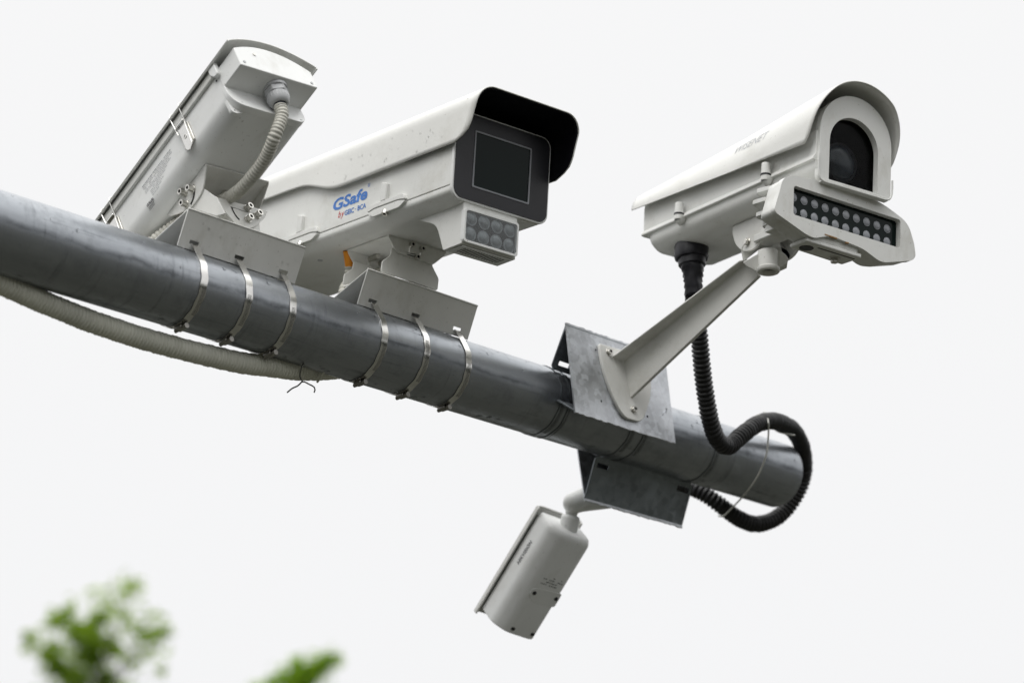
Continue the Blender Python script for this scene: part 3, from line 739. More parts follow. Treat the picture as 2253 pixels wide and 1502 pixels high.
# middle yoke: side cheeks against the upper flanges, base plate, hanging near and far flanges
my = MB()
ck = [(.272, -.064), (.3002, -.0956), (.2431, -.1752), (.2196, -.1923), (.2243, -.1400), (.2300, -.1302), (.2479, -.0913), (.252, -.066)]
my.prism(roundpoly(ck, .003, 3), .0365, .0395, lambda a, b, c: (c, a, b))
my.build('middle_yoke', M_SADDLE, s1, bevel=.0007)
fa = lambda e0: (lambda a, b, c: tuple(s2l(a, e0 + c, b)))
nf = roundpoly([(.4940, .1849), (.6324, .1953), (.6215, .1745), (.5804, .1326), (.5350, .1240), (.5206, .1411), (.4966, .1707)], [.003, .004, .006, .016, .006, .006, .003], 4)
MB().prism(nf, 0, .003, fa(-.100), [slot_arc(.5690, .1735, .0385, 182, 232, .0026)], mi_hole=1).build('hanging_flange', [M_SADDLE, M_DARK], s1, bevel=.0007)
MB().prism(nf, 0, .003, fa(.025)).build('hanging_flange', M_SADDLE, s1, bevel=.0007)
tp = MB(); V = [s2l(.4940, -.0975, .1849), s2l(.6324, -.0975, .1953), s2l(.6324, .0245, .1953), s2l(.4940, .0245, .1849)]; V2 = [v - Vector((0, 0, .003)) for v in V]
tp.add(V + V2, [(0, 1, 2, 3), (7, 6, 5, 4), (0, 4, 5, 1), (1, 5, 6, 2), (2, 6, 7, 3), (3, 7, 4, 0)]); tp.build('cross_plate', M_SADDLE, s1, bevel=.0007)
for e0 in (-.0965, .021):
    lw = MB(); lw.prism(roundpoly([(.530, .117), (.600, .117), (.606, .168), (.575, .185), (.545, .165)], .006, 3), 0, .003, fa(e0))
    lw.build('lower_yoke', M_SADDLE, s1, bevel=.0007)
for a, b in ((.5740, .1815), (.5975, .1712), (.5685, .1512)):
    p_ = s2l(a, -.100, b); d_ = (s2l(a, -.12, b) - p_).normalized()
    b_ = MB().socket(p_, d_, .0068, .0135); b_.cyl(p_ - d_ * .0005, p_ + d_ * .003, .0085, n=20); b_.build('socket_bolt', [M_BOLT, M_DARK], s1, bevel=.0006)

# conduit and plug under camera 2
M2 = c2.matrix_world.copy()
pg = MB(); a0 = M2 @ Vector((.055, .445, -.199)); a1 = M2 @ Vector((.068, .452, -.232))
pg.cyl(a0, a1, .0115, .0105, 24); pgo = pg.build('cable_plug', M_ORANGE, None, bevel=.001)
tag(pgo, 'orange cable plug under the body of the blue-lettered camera', 'cable plug')
conduit('corrugated_conduit', [a1, M2 @ Vector((.072, .455, -.26)), cp_(757, 640, 5.99), cp_(745, 690, 6.0), cp_(720, 740, 6.0)], .0125, .0085, M_CONDW,
        'short cream ribbed conduit hanging from the orange plug', 'cable conduit', .2)

# ------------------------------------------------------------------ camera 3: arched housing
F3 = [(.84721, .53117, -.01009), (-.52768, .84354, .10002), (.06164, -.07941, .99493)]
M3 = fr(F3, (.6358, 5.2, 4.0789))
c3 = thing('surveillance_camera', 'white camera at right with a rounded hood and an arched window', 'security camera', M3)
W3 = .2017
MB().prism(roundpoly([(.006, .040), (.004, .134), (W3 - .004, .134), (W3 - .006, .040)], [0, .03, .03, 0], 5), .125, .645, AX['y']).build('upper_housing', M_PAINT, c3, bevel=.0015)
# flared lip
MB().prism(roundpoly([(.004, .052), (-.0035, .0405), (-.0035, .0365), (.004, .0345), (W3 - .004, .0345), (W3 + .0035, .0365), (W3 + .0035, .0405), (W3 - .004, .052)], [.01, .001, .001, 0, 0, .001, .001, .01], 4), .126, .640, AX['y']).build('side_lip', M_PAINT, c3, bevel=.0005)
for sgx in (0, 1):
    q_ = [(.004, .103), (.004, .052), (-.0035, .0405), (-.0035, .0365), (.004, .0345), (.012, .0345), (.012, .103)]
    MB().prism([((W3 - x) if sgx else x, z) for x, z in q_], -.001, .1255, AX['y']).build('side_panel', M_PAINT, c3, bevel=.0005)
tub = roundpoly([(.003, .036), (.006, .015), (.030, -.0065), (W3 - .030, -.0065), (W3 - .006, .015), (W3 - .003, .036)], [0, .012, .03, .03, .012, 0], 6)
rg = []
for y, f_, g_ in ((.12, 0., 0), (.13, 0, 0), (.60, 0., 0), (.618, .12, 0), (.626, .35, 0)):
    rg.append([(x + (W3 / 2 - x) * f_ * .25, y, z + (.036 - z) * f_ * .8) for x, z in tub])
MB().loft(rg).build('lower_housing', M_PAINT, c3, bevel=.0006, angle=50)
ti = [(.0060, .036), (.009, .017), (.0315, -.0040), (W3 - .0315, -.0040), (W3 - .009, .017), (W3 - .0060, .036)]
us = tub + roundpoly(ti, [0, .012, .028, .028, .012, 0], 6)[::-1]
MB().prism(us, -.004, .1195, AX['y']).build('front_trough', M_PAINT, c3, angle=50)
def archo(cx, hw, z0, zt, r0, n=20):
    cz = zt - hw; o = [(cx - hw, cz)] ; o = []
    for i in range(n + 1): a = PI - PI * i / n; o.append((cx + hw * math.cos(a), cz + hw * math.sin(a)))
    lowp = roundpoly([(cx + hw, cz), (cx + hw, z0), (cx - hw, z0), (cx - hw, cz)], [0, r0, r0, 0], 5)
    return o + lowp[1:-1]
AO = archo(.1035, .0965, -.0085, .2015, .014); AI = archo(.0985, .0655, -.0035, .1505, .001)
MB().prism(AO, -.010, .006, AX['y'], [AI]).build('front_ring', M_PAINT, c3, bevel=.0022, seg=3, angle=35)
MB().prism(archo(.1035, .0915, -.0030, .1965, .03), .007, .119, AX['y'], [archo(.0985, .0705, .0, .157, .004)]).build('front_collar', M_PAINT, c3, angle=50)
MB().prism(archo(.0985, .0690, -.004, .154, .001), .0075, .0085, AX['y']).build('glass_pane', M_ARGLASS, c3)
cv = MB().prism(archo(.0985, .0700, .0, .156, .002), .10, .102, AX['y']); cv.prism(archo(.0985, .0705, .0, .1565, .002), .009, .1, AX['y'], [archo(.0985, .0685, .002, .1545, .002)])
cv.build('inner_cavity', M_CAVITY, c3)
LC = Vector((.0955, .030, .062))
ls = MB(); ls.lathe(LC, (0, -1, 0), [(-.06, .044), (0, .044), (.001, .041), (-.001, .0395)], 48); lso = ls.build('lens_barrel', M_BEZEL, c3)
MB().lathe(LC, (0, -1, 0), [(-.001, .0392), (.003, .036), (.0065, .028), (.009, .017), (.0098, .006), (.0099, .0008)], 48).build('front_lens', M_LENS, lso, angle=80)
# retaining lip along the bottom of the ring
rp = [(.0035, -.012, .048), (.0035, -.012, .012), (.0065, -.013, -.004), (.016, -.013, -.0125), (.05, -.013, -.0130), (.15, -.013, -.0130), (.187, -.013, -.0125), (.1985, -.013, -.004), (.2025, -.012, .012), (.2025, -.012, .036)]
MB().tube(spline(rp, .004), .0022, 8).build('retaining_wire', M_PAINT, c3)
MB().box(.012, .192, -.012, .002, -.0150, -.0105).build('front_sill', M_PAINT, c3, bevel=.0015)
# hood
def hood3(inset=0.):
    rows = []; J = 48; cx, hw0 = .1008, .1158 - inset
    th = [i / 44 for i in range(45)]
    for j in range(J + 1):
        t = j / J; row = []
        for q in [(-1, f) for f in (0, .33, .66)] + th + [(1, f) for f in (.66, .33, 0)]:
            if isinstance(q, tuple): fr_z = q[1]; side = q[0]; a = None
            else: a = PI - PI * q; side = 0
            # front edge: leans forward with height
            hgt = (fr_z * .25 if side else .25 + .75 * math.sin(a))
            yf = .0155 - .056 * min(1, hgt * 1.25) ** .7
            if side and fr_z == 0: yf = .0155
            y = yf + (.667 - yf) * t; tt = max(0, y) / .667
            base = .0715 + (.1035 - .0715) * tt; top = .2245 - inset - (.2245 - .172) * tt; r = min(hw0, top - base - .002)
            cz = top - r
            if side: row.append((cx + side * hw0, y, base + (cz - base) * fr_z))
            else: row.append((cx + hw0 * math.cos(a), y, cz + r * math.sin(a)))
        rows.append(row)
    return rows
MB().loft(hood3(), False, False).build('sun_hood', M_ROOF, c3, solid=.0024, soff=0, angle=70)
# hood clamping screws
for y in (.1575, .4815):
    st = MB(); st.cyl((-.009, y, .030), (-.009, y, .043), .0105, .0105, 24); st.cyl((-.009, y, .0448), (-.009, y, .071), .0105, .0098, 24)
    so_ = st.build('hood_screw', M_PAINT, c3, bevel=.0015); MB().cyl((-.009, y, .0425), (-.009, y, .0455), .0117, n=24).build('screw_washer', M_RUBBER, so_)
    MB().lathe((-.009, y, .030), (0, 0, -1), [(0, .0085), (.001, .007), (-.003, .005)], 20).build('screw_socket', M_RIM, so_)
    MB().lathe((-.004, y, .0365), (0, 0, -1), [(0, .0135), (.004, .0125), (.010, .009), (.018, .003)], 24).build('screw_boss', M_PAINT, c3, angle=80)
# lettering wrapped on the hood flank
def on_hood(y, s):
    tt = y / .667; base = .0715 + .032 * tt; top = .2245 - .0525 * tt; hw = .1158; r = min(hw, top - base - .002); cz = top - r; cx = .1008
    st = cz - base
    if s < st: return (cx - hw - .0026, y, base + s)
    a = (s - st) / ((hw + r) / 2); a = min(a, 1.4)
    return (cx - (hw + .0018) * math.cos(a), y, cz + (r + .0018) * math.sin(a))
text_mesh('logo_print', 'WISENET', .030, M_INK, c3, lambda a, b: on_hood(.284 - a, .043 + b + a * .05), shear=.3, spacing=1.0, bold=-.0002, dens=True)
# cable gland boot
bt = MB(); B0 = Vector((.062, .530, .0)); BD = (M3.inverted().to_3x3() @ Vector((.02, .0, -1))).normalized()
bt.lathe(B0, BD, [(-.002, .037), (.004, .0395), (.028, .039), (.034, .037), (.0345, .032), (.050, .031), (.0515, .0255), (.062, .0262), (.066, .0222), (.076, .0235), (.080, .0200), (.090, .0220), (.094, .0195), (.104, .0222), (.108, .0195), (.120, .0215), (.126, .0195)], 40)
bo = bt.build('cable_boot', M_RUBBER, c3, angle=60)
dm = bo.modifiers.new('d', 'DISPLACE'); tx = bpy.data.textures.new('wrap', 'CLOUDS'); tx.noise_scale = .02; dm.texture = tx; dm.strength = .008; dm.mid_level = .5
tail = MB().tube(spline([M3.inverted() @ cp_(1538, 645, 6.15), M3.inverted() @ cp_(1542, 664, 6.15)], .01), .003, 6)

# ------------------------------------------------------------------ arm and joint of camera 3
ar = thing('bracket_arm', 'long tapered off-white arm reaching from the speckled plate to the arched-window camera', 'camera bracket', PM)
MI = PM.inverted()
GWa = Vector((0, -.117, .151)); gd = Vector((0, -.02, -.218)).normalized(); gn = Vector((0, gd.z, -gd.y))
if gn.y > 0: gn = -gn
fp = roundpoly([(1.5425, .030), (1.700, .026), (1.712, .060), (1.706, .110), (1.690, .150), (1.668, .187), (1.652, .199), (1.607, .2005), (1.589, .186), (1.5650, .147), (1.5475, .095), (1.5425, .060)], [.008, .01, .03, .03, .03, .012, .012, .012, .02, .04, .03, .02], 5)
MB().prism(fp, .0006, .0085, lambda a, b, c: tuple(GWa + Vector((a, 0, 0)) + gd * b + gn * c)).build('foot_plate', M_SADDLE, ar, bevel=.0015)
for a, b in ((1.5715, .0457), (1.6346, .1736)):
    p_ = GWa + Vector((a, 0, 0)) + gd * b + gn * .0085
    q = MB(); q.cyl(p_, p_ + gn * .0018, .0098, n=24); q.socket(p_ + gn * .0018, gn, .0072, .006); q.build('anchor_bolt', [M_BOLT, M_DARK], ar, bevel=.0008)
# beam: tapered vertical web with a flange along its top
def bsec(t):
    r0 = Vector((1.634, -.130, .004)); r1 = Vector((1.626, -.118, .090)); e0 = Vector((1.620, -.545, .180)); e1 = Vector((1.612, -.530, .222))
    f0 = Vector((1.583, -.118, .094)); f1 = Vector((1.588, -.515, .217))
    return r0.lerp(e0, t), r1.lerp(e1, t), f0.lerp(f1, t)
bw_ = MB(); rg = []
for i in range(13):
    b0, b1, f0 = bsec(i / 12); T = Vector((.0045, 0, 0)); Z = Vector((0, 0, .0045)); fl = max(0, 1 - i / 3.)
    rg.append([b0 - T, b1 - T, b1 - T + Vector((0, 0, 0)), f0 - Z * .5, f0 + Z * .5, b1 + Z + T, b0 + T])
bw_.loft(rg); bw_.build('beam', M_SADDLE, ar, bevel=.0015, angle=30)
# joint head
J0 = MI @ (M3 @ Vector((.095, .29, -.062)))
def m3p(x, y, z): return MI @ (M3 @ Vector((x, y, z)))
def jfn(x0): return lambda a, b, c: tuple(m3p(x0 + c, a, b))
ckp = roundpoly([(.222, -.008), (.350, -.008), (.350, -.024), (.336, -.056), (.305, -.080), (.270, -.085), (.238, -.070), (.222, -.035)], [0, 0, .01, .02, .03, .03, .02, .01], 5)
jh = MB()
for x0 in (.046, .144): jh.prism(ckp, 0, .006, jfn(x0))
jh.build('hinge_cheeks', M_SADDLE, ar, bevel=.001)
MB().prism(roundpoly([(.046, .225), (.150, .225), (.150, .350), (.046, .350)], .01, 4), -.0115, -.0068, lambda a, b, c: tuple(m3p(a, b, c))).build('mount_plate', M_SADDLE, ar, bevel=.0015)
for xx, dx in ((.046, -1),):
    p_ = m3p(xx, .290, -.0610); d_ = (m3p(xx + dx * .01, .29, -.061) - p_).normalized()
    q = MB(); q.cyl(p_, p_ + d_ * .002, .0105, n=24); q.cyl(p_ + d_ * .002, p_ + d_ * .009, .0082, hexa=True); q.build('pivot_bolt', M_BOLT, ar, bevel=.0008)
def px_prism(mb, pts, d0, d1, r, n=4):
    o = roundpoly(pts, r, n); mb.loft([[MI @ cp_(x, y, d0) for x, y in o], [MI @ cp_(x, y, d1) for x, y in o]]); return mb
hb = MB(); px_prism(hb, [(1630, 546), (1635, 576), (1673, 547), (1690, 553), (1711, 541), (1733, 552), (1738, 566), (1727, 572), (1716, 528), (1692, 502), (1650, 515)], 6.003, 6.07, [4, 3, 6, 6, 6, 6, 4, 4, 8, 8, 8])
hb.build('knuckle_block', M_SADDLE, ar, bevel=.003, seg=3)
cl = MB(); px_prism(cl, [(1635, 577), (1641, 585), (1655, 592), (1668, 600), (1700, 600), (1712, 592), (1732, 580), (1735, 569), (1726, 557), (1709, 549), (1689, 561), (1674, 554)], 5.952, 6.00, [2, 3, 4, 4, 4, 3, 3, 4, 6, 6, 6, 6])
cl.build('clamp_collar', M_SADDLE, ar, bevel=.002, seg=3)
nb_ = MB(); px_prism(nb_, [(1716, 578), (1734, 570), (1731, 590), (1713, 598)], 5.97, 6.01, 2); nb_.build('clamp_nut', M_SADDLE, ar, bevel=.001)
k0 = MI @ cp_(1690, 563, 5.957); k1 = MI @ cp_(1690.5, 602, 5.942); kd = (k1 - k0).normalized()
kn = MB(); kn.lathe(k0, kd, [(-.01, .0225), (.0, .0225), (.027, .0215), (.030, .0255), (.036, .0255), (.0385, .0235), (.0386, .016), (.030, .015)], 36)
kno = kn.build('pivot_knob', M_SADDLE, ar, angle=40)
MB().cyl(k0 + kd * .028, k0 + kd * .0315, .0155, n=24).build('knob_recess', M_BEZEL, kno)

# ------------------------------------------------------------------ infrared illuminator
F4 = [(.81803, .57517, -.00126), (-.57276, .8148, .08968), (.0526, -.07264, .99597)]
M4 = fr(F4, (.5746, 5.0735, 3.9917), 1.02)
il = thing('lamp_panel', 'long off-white lamp housing with two rows of round lenses below the arched window', 'infrared lamp', M4)
OT = [(-.0530, -.069), (-.0417, -.032), (-.0305, .0094), (-.0059, .0205), (.0515, .0290), (.2313, .0270), (.2734, .0149), (.3158, -.0014), (.334, -.045), (.3377, -.071), (.3272, -.0819), (.2489, -.1053), (.232, -.1045), (.1892, -.0893), (.1073, -.0833), (.0797, -.0903), (.0573, -.100), (.035, -.097)]
OR = [.012, .012, .022, .022, .03, .03, .03, .02, .02, .008, .008, .03, .01, .012, .012, .012, .012, .02]
ot = roundpoly(OT, OR, 5)
win = rrect(-.001, .2935, -.0625, .001, .006)
def scl(pts, k, cx=.142, cz=-.038): return [(cx + (x - cx) * k, cz + (z - cz) * k) for x, z in pts]
hs_ = MB(); hs_.prism(ot, -.008, .006, AX['y'], [win]); hs_.build('front_bezel', M_PAINT, il, bevel=.0035, seg=3, angle=35)
MB().loft([[(x, y, z) for x, z in scl(ot, k)] for y, k in ((.0062, .985), (.008, .972), (.010, .985), (.040, .975), (.052, .93))]).build('housing', M_PAINT, il, bevel=.001, angle=35)
MB().prism(rrect(-.0005, .293, -.062, .0005, .006), .0050, .0060, AX['y']).build('lens_board', M_DARKGL, il)
lsx = [.0085 + i * .0287 for i in range(10)]
L0 = MB().lathe((0, .0050, 0), (0, -1, 0), [(0, .0092), (.0012, .0092), (.0012, .0082), (.0022, .0074), (.0030, .0045), (.0033, .001)], 24).build('round_lens', M_LED, il, angle=50)
for i in range(10):
    for r_ in range(2):
        o = L0 if (i == 0 and r_ == 0) else L0.copy()
        if o is not L0: SC.collection.objects.link(o); o.parent = il
        o.location = (lsx[i], 0, -.0190 - r_ * .0285 - .0004 * i)
# cooling fins on the back
for i, z in enumerate((.006, -.022, -.046, -.062)):
    x0 = (-.022, -.034, -.026, -.010)[i]
    MB().prism(roundpoly([(x0, .045), (x0 - .006 + .002 * i, .080), (x0 + .010, .088), (.274, .088), (.310, .045)], .004, 3), z - .0045, z + .0045, AX['z']).build('cooling_fin', M_PAINT, il, bevel=.002)
MB().box(-.008, .29, .045, .074, -.082, .018).build('fin_core', M_PAINT, il, bevel=.002)
# mounting foot under the lamp reaching back to the joint
bf = MB(); bf.prism(roundpoly([(.042, -.002), (.192, -.002), (.190, .058), (.042, .054)], .004, 3), -.108, -.099, AX['z'])
bf.prism(roundpoly([(.055, .0), (.185, .0), (.185, .050), (.055, .050)], .006, 3), -.0995, -.070, AX['z'])
bf.prism(roundpoly([(.100, .045), (.150, .045), (.150, .250), (.105, .250)], .006, 3), -.028, -.012, AX['z'])
bfo = bf.build('mounting_foot', M_PAINT, il, bevel=.002)
MB().cyl((.068, .030, -.1092), (.068, .030, -.104), .0150, n=28).build('rubber_plug', M_BEZEL, bfo)
MB().prism(rect(.085, .185, .0115, .0150), -.1086, -.1075, AX['z']).build('foot_groove', M_DARK, bfo)
q = MB(); q.cyl((.150, .036, -.108), (.150, .036, -.111), .0115, n=24); q.cyl((.150, .036, -.111), (.150, .036, -.119), .0085, hexa=True); q.build('foot_bolt', M_BOLT, bfo, bevel=.0008)
rs = MB()
for x, z, w_ in ((.096, -.0842, .012), (.112, -.0845, .006), (.146, -.0868, .004)): rs.box(x - w_, x + w_, -.0088, -.0045, z - .0016, z + .0008)
rs.build('chipped_edge', M_RUST, il)

# ------------------------------------------------------------------ bullet camera hanging below
F5 = [(.77315, .62868, -.08365), (-.49575, .51681, -.69795), (-.39556, .58109, .71124)]
M5 = fr(F5, (.1002, 6.0544, 3.5659))
c5 = thing('bullet_camera', 'small pale bullet camera pointing down, hanging below the dark channel', 'security camera', M5)
Wb = .119; TB = .0925
secb = roundpoly([(0, TB), (0, .030), (.026, 0), (Wb - .016, 0), (Wb, .016), (Wb, TB)], [.0, .017, .017, .010, .010, 0], 8)
rg = []
for y, k in ((-.006, .86), (-.003, .93), (.003, .975), (.011, 1), (.272, 1)):
    rg.append([(Wb / 2 + (x - Wb / 2) * k, y, TB - (TB - z) * k) for x, z in secb])
MB().loft(rg).build('housing', M_BULLET, c5, bevel=.002, seg=3, angle=60)
MB().prism([(.0005, TB - .0006), (.0005, TB + .0035), (Wb - .0005, TB + .0035), (Wb - .0005, TB - .0006)], .006, .274, AX['y']).build('hood_gasket', M_DARK, c5)
hp = []
for y in (-.013, -.009, .0, .14, .290):
    hp.append([(-.0045, y, TB - .0005), (-.0045, y, TB + .0055)] + [(-.0045 + (Wb + .009) * i / 16, y, TB + .0105 + .0065 * min(1, 8 * (i / 16) * (1 - i / 16)) + (0 if y > -.012 else -.004)) for i in range(17)] + [(Wb + .0045, y, TB + .0055), (Wb + .0045, y, TB - .0005)])
MB().loft(hp, False, False).build('sun_hood', M_ROOF, c5, solid=.004, soff=1, bevel=.0012, angle=25)
MB().prism([(x * .97 + .0018, z * .97 + .002) for x, z in secb], .2718, .2735, AX['y']).build('front_glass', M_DARKGL, c5)
for x, y in ((.0394, .1575), (.1035, .1540)):
    MB().cyl((x, y, -.0012), (x, y, .002), .0052, n=20).build('cover_screw', M_BEZEL, c5)
for x, y in ((.0404, .2600), (.0990, .2580)):
    MB().prism(rrect(x - .0055, x + .0055, y - .004, y + .004, .003), -.0008, .001, AX['z']).build('drain_slot', M_DARK, c5)
MB().prism(roundpoly([(.028, .165), (.028, .150), (.042, .143), (.112, .138), (.112, .176), (.050, .182)], .006, 4), -.00035, .0012, AX['z']).build('service_hatch', M_BULLET, c5, bevel=.0003)
lb5 = MB(); rnd = random.Random(4)
for r_ in range(4):
    x = .040
    while x < .096:
        l_ = rnd.choice((.003, .005, .009))
        if rnd.random() > (.25 if r_ else .5): lb5.add([(x, .107 + r_ * .0068, -.0006), (x + l_, .1065 + r_ * .0068, -.0006), (x + l_, .1085 + r_ * .0068, -.0006), (x, .1090 + r_ * .0068, -.0006)], [(0, 1, 2, 3)])
        x += l_ + .002
lb5.build('label_print', M_INKD, c5)
text_mesh('logo_print', 'HIKVISION', .0165, M_INKD, c5, lambda a, b: (-.0008, .1250 - a * .78, .0560 + b), spacing=1.05, shear=.1, bold=.0003)
# ball joint mount
bj = thing('ball_mount', 'round white ball joint mount between the dark channel and the bullet camera', 'camera bracket', PM)
def q5(x, y, z): return MI @ (M5 @ Vector((x, y, z)))
BC = MI @ cp_(1262, 1106, 6.425); NB = q5(.066, -.002, .050)
MB().sphere(BC, .0255, 40).build('ball_socket', M_BULLET, bj, angle=80)
wb = Vector((1.815, .0955, -.118)); dd = (wb - BC).normalized()
MB().lathe(BC, dd, [(.0, .0255), (.012, .0262), (.03, .029), (.055, .034), (wb - BC).length > 0 and ((wb - BC).length - .006, .042), ((wb - BC).length, .044)], 40).build('mount_base', M_BULLET, bj, angle=60)
d2 = (NB - BC); ln2 = d2.length; d2.normalize()
MB().lathe(BC, d2, [(.012, .0150), (.024, .0148), (.028, .0135), (.031, .0205), (.036, .0225), (ln2 - .006, .0225), (ln2 + .006, .0215)], 36).build('swivel_neck', M_BULLET, bj, angle=50)
tv = MB(); a_, b_, _d = basis(d2)
tp_ = BC + d2 * .036
tv.cyl(BC + Vector((.012, -.012, -.022)), BC + Vector((.020, -.016, -.030)), .0035, n=12); pass

# ------------------------------------------------------------------ black conduit
path = [M3 @ (B0 + BD * .122), cp_(1528, 668, 6.22), cp_(1537, 720, 6.24), cp_(1545, 800, 6.26), cp_(1553, 870, 6.28), cp_(1563, 925, 6.30), cp_(1580, 968, 6.33), cp_(1604, 980, 6.37), cp_(1632, 958, 6.42), cp_(1668, 932, 6.49), cp_(1706, 926, 6.58), cp_(1742, 944, 6.70),
        cp_(1764, 980, 6.79), cp_(1770, 1025, 6.84), cp_(1762, 1068, 6.86), cp_(1738, 1110, 6.86), cp_(1706, 1140, 6.84), cp_(1664, 1152, 6.80), cp_(1622, 1138, 6.76), cp_(1580, 1108, 6.74), cp_(1540, 1081, 6.75), cp_(1500, 1066, 6.78), cp_(1440, 1050, 6.80)]
conduit('corrugated_conduit', path, .0210, .0112, M_CONDB, 'black corrugated conduit looping around the free end of the pipe', 'cable conduit', .19, n=28)
# wire tie round pipe and conduit
wt = [cp_(1676, 912, 6.62), cp_(1683, 907, 6.56), cp_(1690, 925, 6.49), cp_(1691, 945, 6.50), cp_(1690, 965, 6.53), cp_(1686, 1000, 6.53), cp_(1668, 1045, 6.55), cp_(1640, 1085, 6.58), cp_(1612, 1115, 6.62), cp_(1592, 1134, 6.66), cp_(1578, 1134, 6.7)]
tag(MB().tube(spline(wt, .01), .0021, 8).build('wire_tie', M_ZIP), 'thin pale wire tied around the pipe and the black conduit', 'wire tie')
wt2 = [cp_(1655, 921, 6.50), cp_(1668, 912, 6.50), cp_(1684, 914, 6.56), cp_(1694, 930, 6.60), cp_(1708, 947, 6.62), cp_(1730, 954, 6.64), cp_(1756, 958, 6.64)]
tag(MB().tube(spline(wt2, .01), .0020, 8).build('wire_tie', M_ZIP), 'loose pale tie end sticking out above the black conduit loop', 'wire tie')

# ------------------------------------------------------------------ white conduit below the pipe
wc = [cp_(-330, 480, 5.06), cp_(-150, 556, 5.14), cp_(0, 622, 5.24), cp_(130, 679, 5.33), cp_(260, 727, 5.42), cp_(400, 769, 5.52), cp_(520, 795, 5.62), cp_(640, 811, 5.74), cp_(720, 813, 5.86), cp_(790, 800, 5.96), cp_(860, 770, 6.02)]
conduit('corrugated_conduit', wc, .0228, .0084, M_CONDG, 'thick grey-white corrugated conduit sagging below the pipe at left', 'cable conduit', .13, n=32)
ww = MB(); ww.tube(spline([cp_(632, 863, 5.74), cp_(643, 854, 5.73), cp_(656, 848, 5.73), cp_(666, 839, 5.73), cp_(680, 845, 5.73), cp_(691, 851, 5.73), cp_(693, 858, 5.73), cp_(689, 868, 5.73)], .006), .0016, 8)
ww.tube(spline([cp_(666, 840, 5.73), cp_(660, 828, 5.71), cp_(662, 812, 5.70), cp_(670, 795, 5.71)], .006), .0016, 8)
tag(ww.build('wire_tie', M_WIRE), 'twisted wire with two bent ends under the sagging conduit', 'wire tie')
zt_ = MB(); zt_.tube(spline([cp_(722, 795, 5.78), cp_(714, 815, 5.765), cp_(704, 832, 5.79), cp_(696, 843, 5.80)], .006), .0024, 6)
tag(zt_.build('cable_strap', M_CONDG), 'small grey strap around the right end of the sagging conduit', 'wire tie')

# ------------------------------------------------------------------ rain drops
def drops(name, label, gen, n, par=None):
    m = MB()
    for i in range(n):
        r = gen(i)
        if not r: continue
        p_, nn, sz = r; a, b, d = basis(nn)
        R_ = Matrix((a, b, d)).transposed()
        m.sphere(p_, (sz * rnd.uniform(.8, 1.15), sz * rnd.uniform(.9, 1.5), sz * .26), 10, M=R_)
    o = m.build(name, M_WATER, None, angle=180); o['label'] = label; o['kind'] = 'stuff'; return o
rnd = random.Random(21)
def g_pipe(i):
    s = rnd.uniform(-.1, 2.3); t = rnd.random()
    ang = math.radians(-90 + rnd.gauss(0, 7)) if t < .40 else math.radians(rnd.gauss(155, 12) if t < .85 else rnd.uniform(100, 260))
    nn = PA * math.cos(ang) + PV * math.sin(ang); sz = rnd.choice((.0018, .0022, .003, .004)) * (1.25 if t < .4 else 1)
    return pp(s, 0, 0) + nn * (RP + sz * .1), nn, sz
drops('rain_drops', 'small rain drops clinging along the grey pipe', g_pipe, 210)
def g_hood(i):
    y = rnd.uniform(.0, .5); s_ = rnd.random(); xL = -.0125
    y = min(max(rnd.choice((.03, .08, .16, .2, .33, .38)) + rnd.gauss(0, .03), -.05), .60)
    z = rnd.uniform(-.072, -.012) + .0
    R3_ = M2.to_3x3(); sz = rnd.choice((.002, .0026, .0032, .0038))
    if y > .42: z = rnd.uniform(-.035, -.01)
    return M2 @ Vector((xL, y, z)), -(R3_ @ Vector((1, 0, 0))), sz
drops('rain_drops', 'rain drops on the white hood flank of the long camera', g_hood, 75)
def g_sad(i):
    A = Vector((-.113, .117)); B = Vector((-.058, .058)); f_ = rnd.random() ** 1.5 * .9; s = rnd.uniform(.41, .70) if i % 3 else rnd.uniform(.89, 1.2)
    c = A + (B - A) * f_; nn = (SE * -.73 + SN * -.68).normalized(); sz = rnd.choice((.0012, .0018, .0026))
    return PO + PU * s + SE * c.x + SN * c.y + nn * .0002, nn, sz
drops('rain_drops', 'rain drops on the sloping flanks of the white saddles', g_sad, 30)
def g_con(i):
    k = rnd.uniform(.5, 8); j = int(k); p_ = Vector(wc[j]).lerp(Vector(wc[j + 1]), k - j); return p_ + Vector((0, 0, -.0212)), Vector((0, 0, -1)), rnd.choice((.0018, .0026, .003))
drops('rain_drops', 'rain drops hanging under the sagging conduit', g_con, 45)

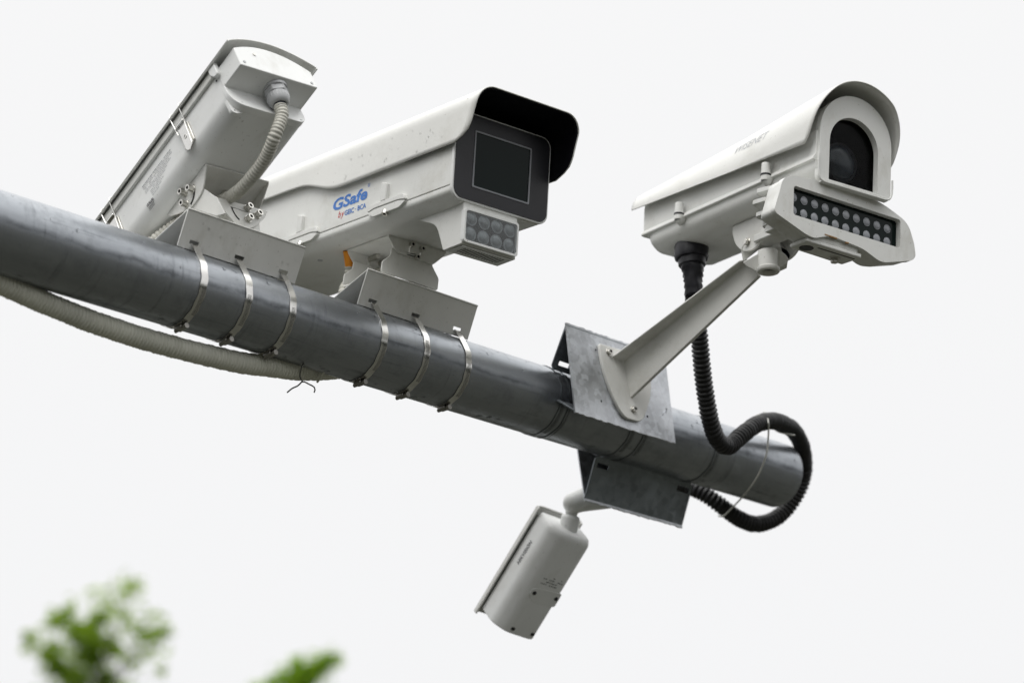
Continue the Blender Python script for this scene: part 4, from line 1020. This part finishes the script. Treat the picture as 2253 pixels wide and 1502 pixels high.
# ------------------------------------------------------------------ trees far behind
def tree(name, label, base, top, clumps, lm, rs):
    rnd = random.Random(rs)
    t = thing(name, label, 'tree', Matrix.Translation(base), 'trees behind the pipe')
    B = Vector(base); C = [Vector(c[0]) - B for c in clumps]
    hub = Vector((Vector(top) - B)) 
    tr_ = MB(); tp = spline([Vector((0, 0, -.1)), Vector((.12, .05, hub.z * .35)), Vector((hub.x * .6, 0, hub.z * .72)), hub], .25)
    n_ = len(tp); tr_.tube(tp, lambda i: .13 * (1 - .85 * i / n_), 12); tr_.build('trunk', M_BARK, t, angle=80)
    br = MB(); cr = MB()
    def leaf(p_, sz):
        a = Vector((rnd.gauss(0, 1), rnd.gauss(0, 1), rnd.gauss(0, .7))).normalized(); b = Vector((rnd.gauss(0, 1), rnd.gauss(0, 1), rnd.gauss(0, 1))); b = (b - a * b.dot(a)).normalized(); c = a.cross(b)
        L_ = sz; W_ = sz * .34
        cr.add([p_ - a * L_, p_ + b * W_ - c * W_ * .2, p_ + c * W_ * .25, p_ - b * W_ - c * W_ * .2, p_ + a * L_], [(0, 1, 2), (0, 2, 3), (1, 4, 2), (2, 4, 3)])
    for k, (c, (cc, rad, dens)) in enumerate(zip(C, clumps)):
        m_ = hub.lerp(c, .5) + Vector((rnd.uniform(-.1, .1), rnd.uniform(-.1, .1), rnd.uniform(-.15, .05)))
        pt_ = spline([hub * .96, m_, c], .06); nn = len(pt_); br.tube(pt_, lambda i: .014 * (1 - .8 * i / nn), 6)
        for j in range(int(dens * 1.9)):
            d = Vector((rnd.gauss(0, 1), rnd.gauss(0, 1), rnd.gauss(0, 1))).normalized() * rad * 1.25 * rnd.random() ** .6
            leaf(c + d, rnd.uniform(.055, .11))
    br.build('branches', M_BARK, t, angle=80); cr.build('crown', lm, t, angle=180)
    return t
D = 42.
cl1 = []
def C_(px, py, r, n): return (cp_(px, py, D + (px * 7 % 11 - 5) * .05), r * D / 6000, n)
for px, py, r, n in ((125, 1365, 22, 45), (150, 1345, 14, 22), (170, 1385, 26, 50), (195, 1405, 28, 85), (215, 1360, 17, 38), (222, 1352, 12, 22), (205, 1435, 28, 95), (240, 1418, 22, 50), (262, 1425, 10, 16), (110, 1440, 20, 45), (130, 1470, 22, 60),
                     (165, 1490, 22, 70), (60, 1395, 14, 12), (65, 1420, 20, 14), (235, 1495, 20, 55), (365, 1388, 14, 24), (350, 1400, 12, 12), (300, 1385, 16, 10), (320, 1405, 18, 10), (340, 1350, 22, 7), (280, 1290, 20, 11), (305, 1285, 16, 6), (240, 1310, 26, 10), (255, 1345, 26, 9), (205, 1300, 14, 4),
                     (350, 1478, 12, 5), (290, 1460, 20, 5), (180, 1540, 60, 220), (120, 1580, 70, 260), (260, 1580, 70, 200), (200, 1660, 110, 420)):
    cl1.append(C_(px, py, r, n))
for px, py, r, n in ((190, 1395, 80, 95), (275, 1370, 75, 50), (115, 1425, 55, 60), (335, 1400, 48, 34), (265, 1310, 50, 20), (300, 1450, 60, 30), (205, 1450, 50, 60), (150, 1470, 55, 60)):
    cl1.append(C_(px, py, r, n))
b1_ = cp_(190, 1700, D); tree('tree', 'blurred sparse leafy tree top at the lower left corner', (b1_.x, b1_.y, 0), tuple(cp_(190, 1560, D)), cl1, M_LEAF, 5)
cl2 = []
for px, py, r, n in ((735, 1443, 9, 14), (715, 1452, 13, 30), (698, 1466, 16, 48), (680, 1482, 19, 60), (655, 1472, 15, 16), (650, 1455, 14, 9), (630, 1490, 16, 35), (600, 1500, 14, 20), (660, 1502, 24, 80), (560, 1512, 12, 10), (690, 1478, 45, 60), (725, 1455, 28, 24), (640, 1500, 50, 50), (640, 1545, 50, 180), (600, 1600, 80, 320), (680, 1640, 100, 360), (540, 1660, 90, 300)):
    cl2.append((cp_(px, py, D - 1), r * D / 6000, n))
b2_ = cp_(610, 1760, D - 1); tree('tree', 'blurred bright green tree tip at the bottom edge, right of the other tree', (b2_.x, b2_.y, 0), tuple(cp_(620, 1600, D - 1)), cl2, M_LEAF2, 9)
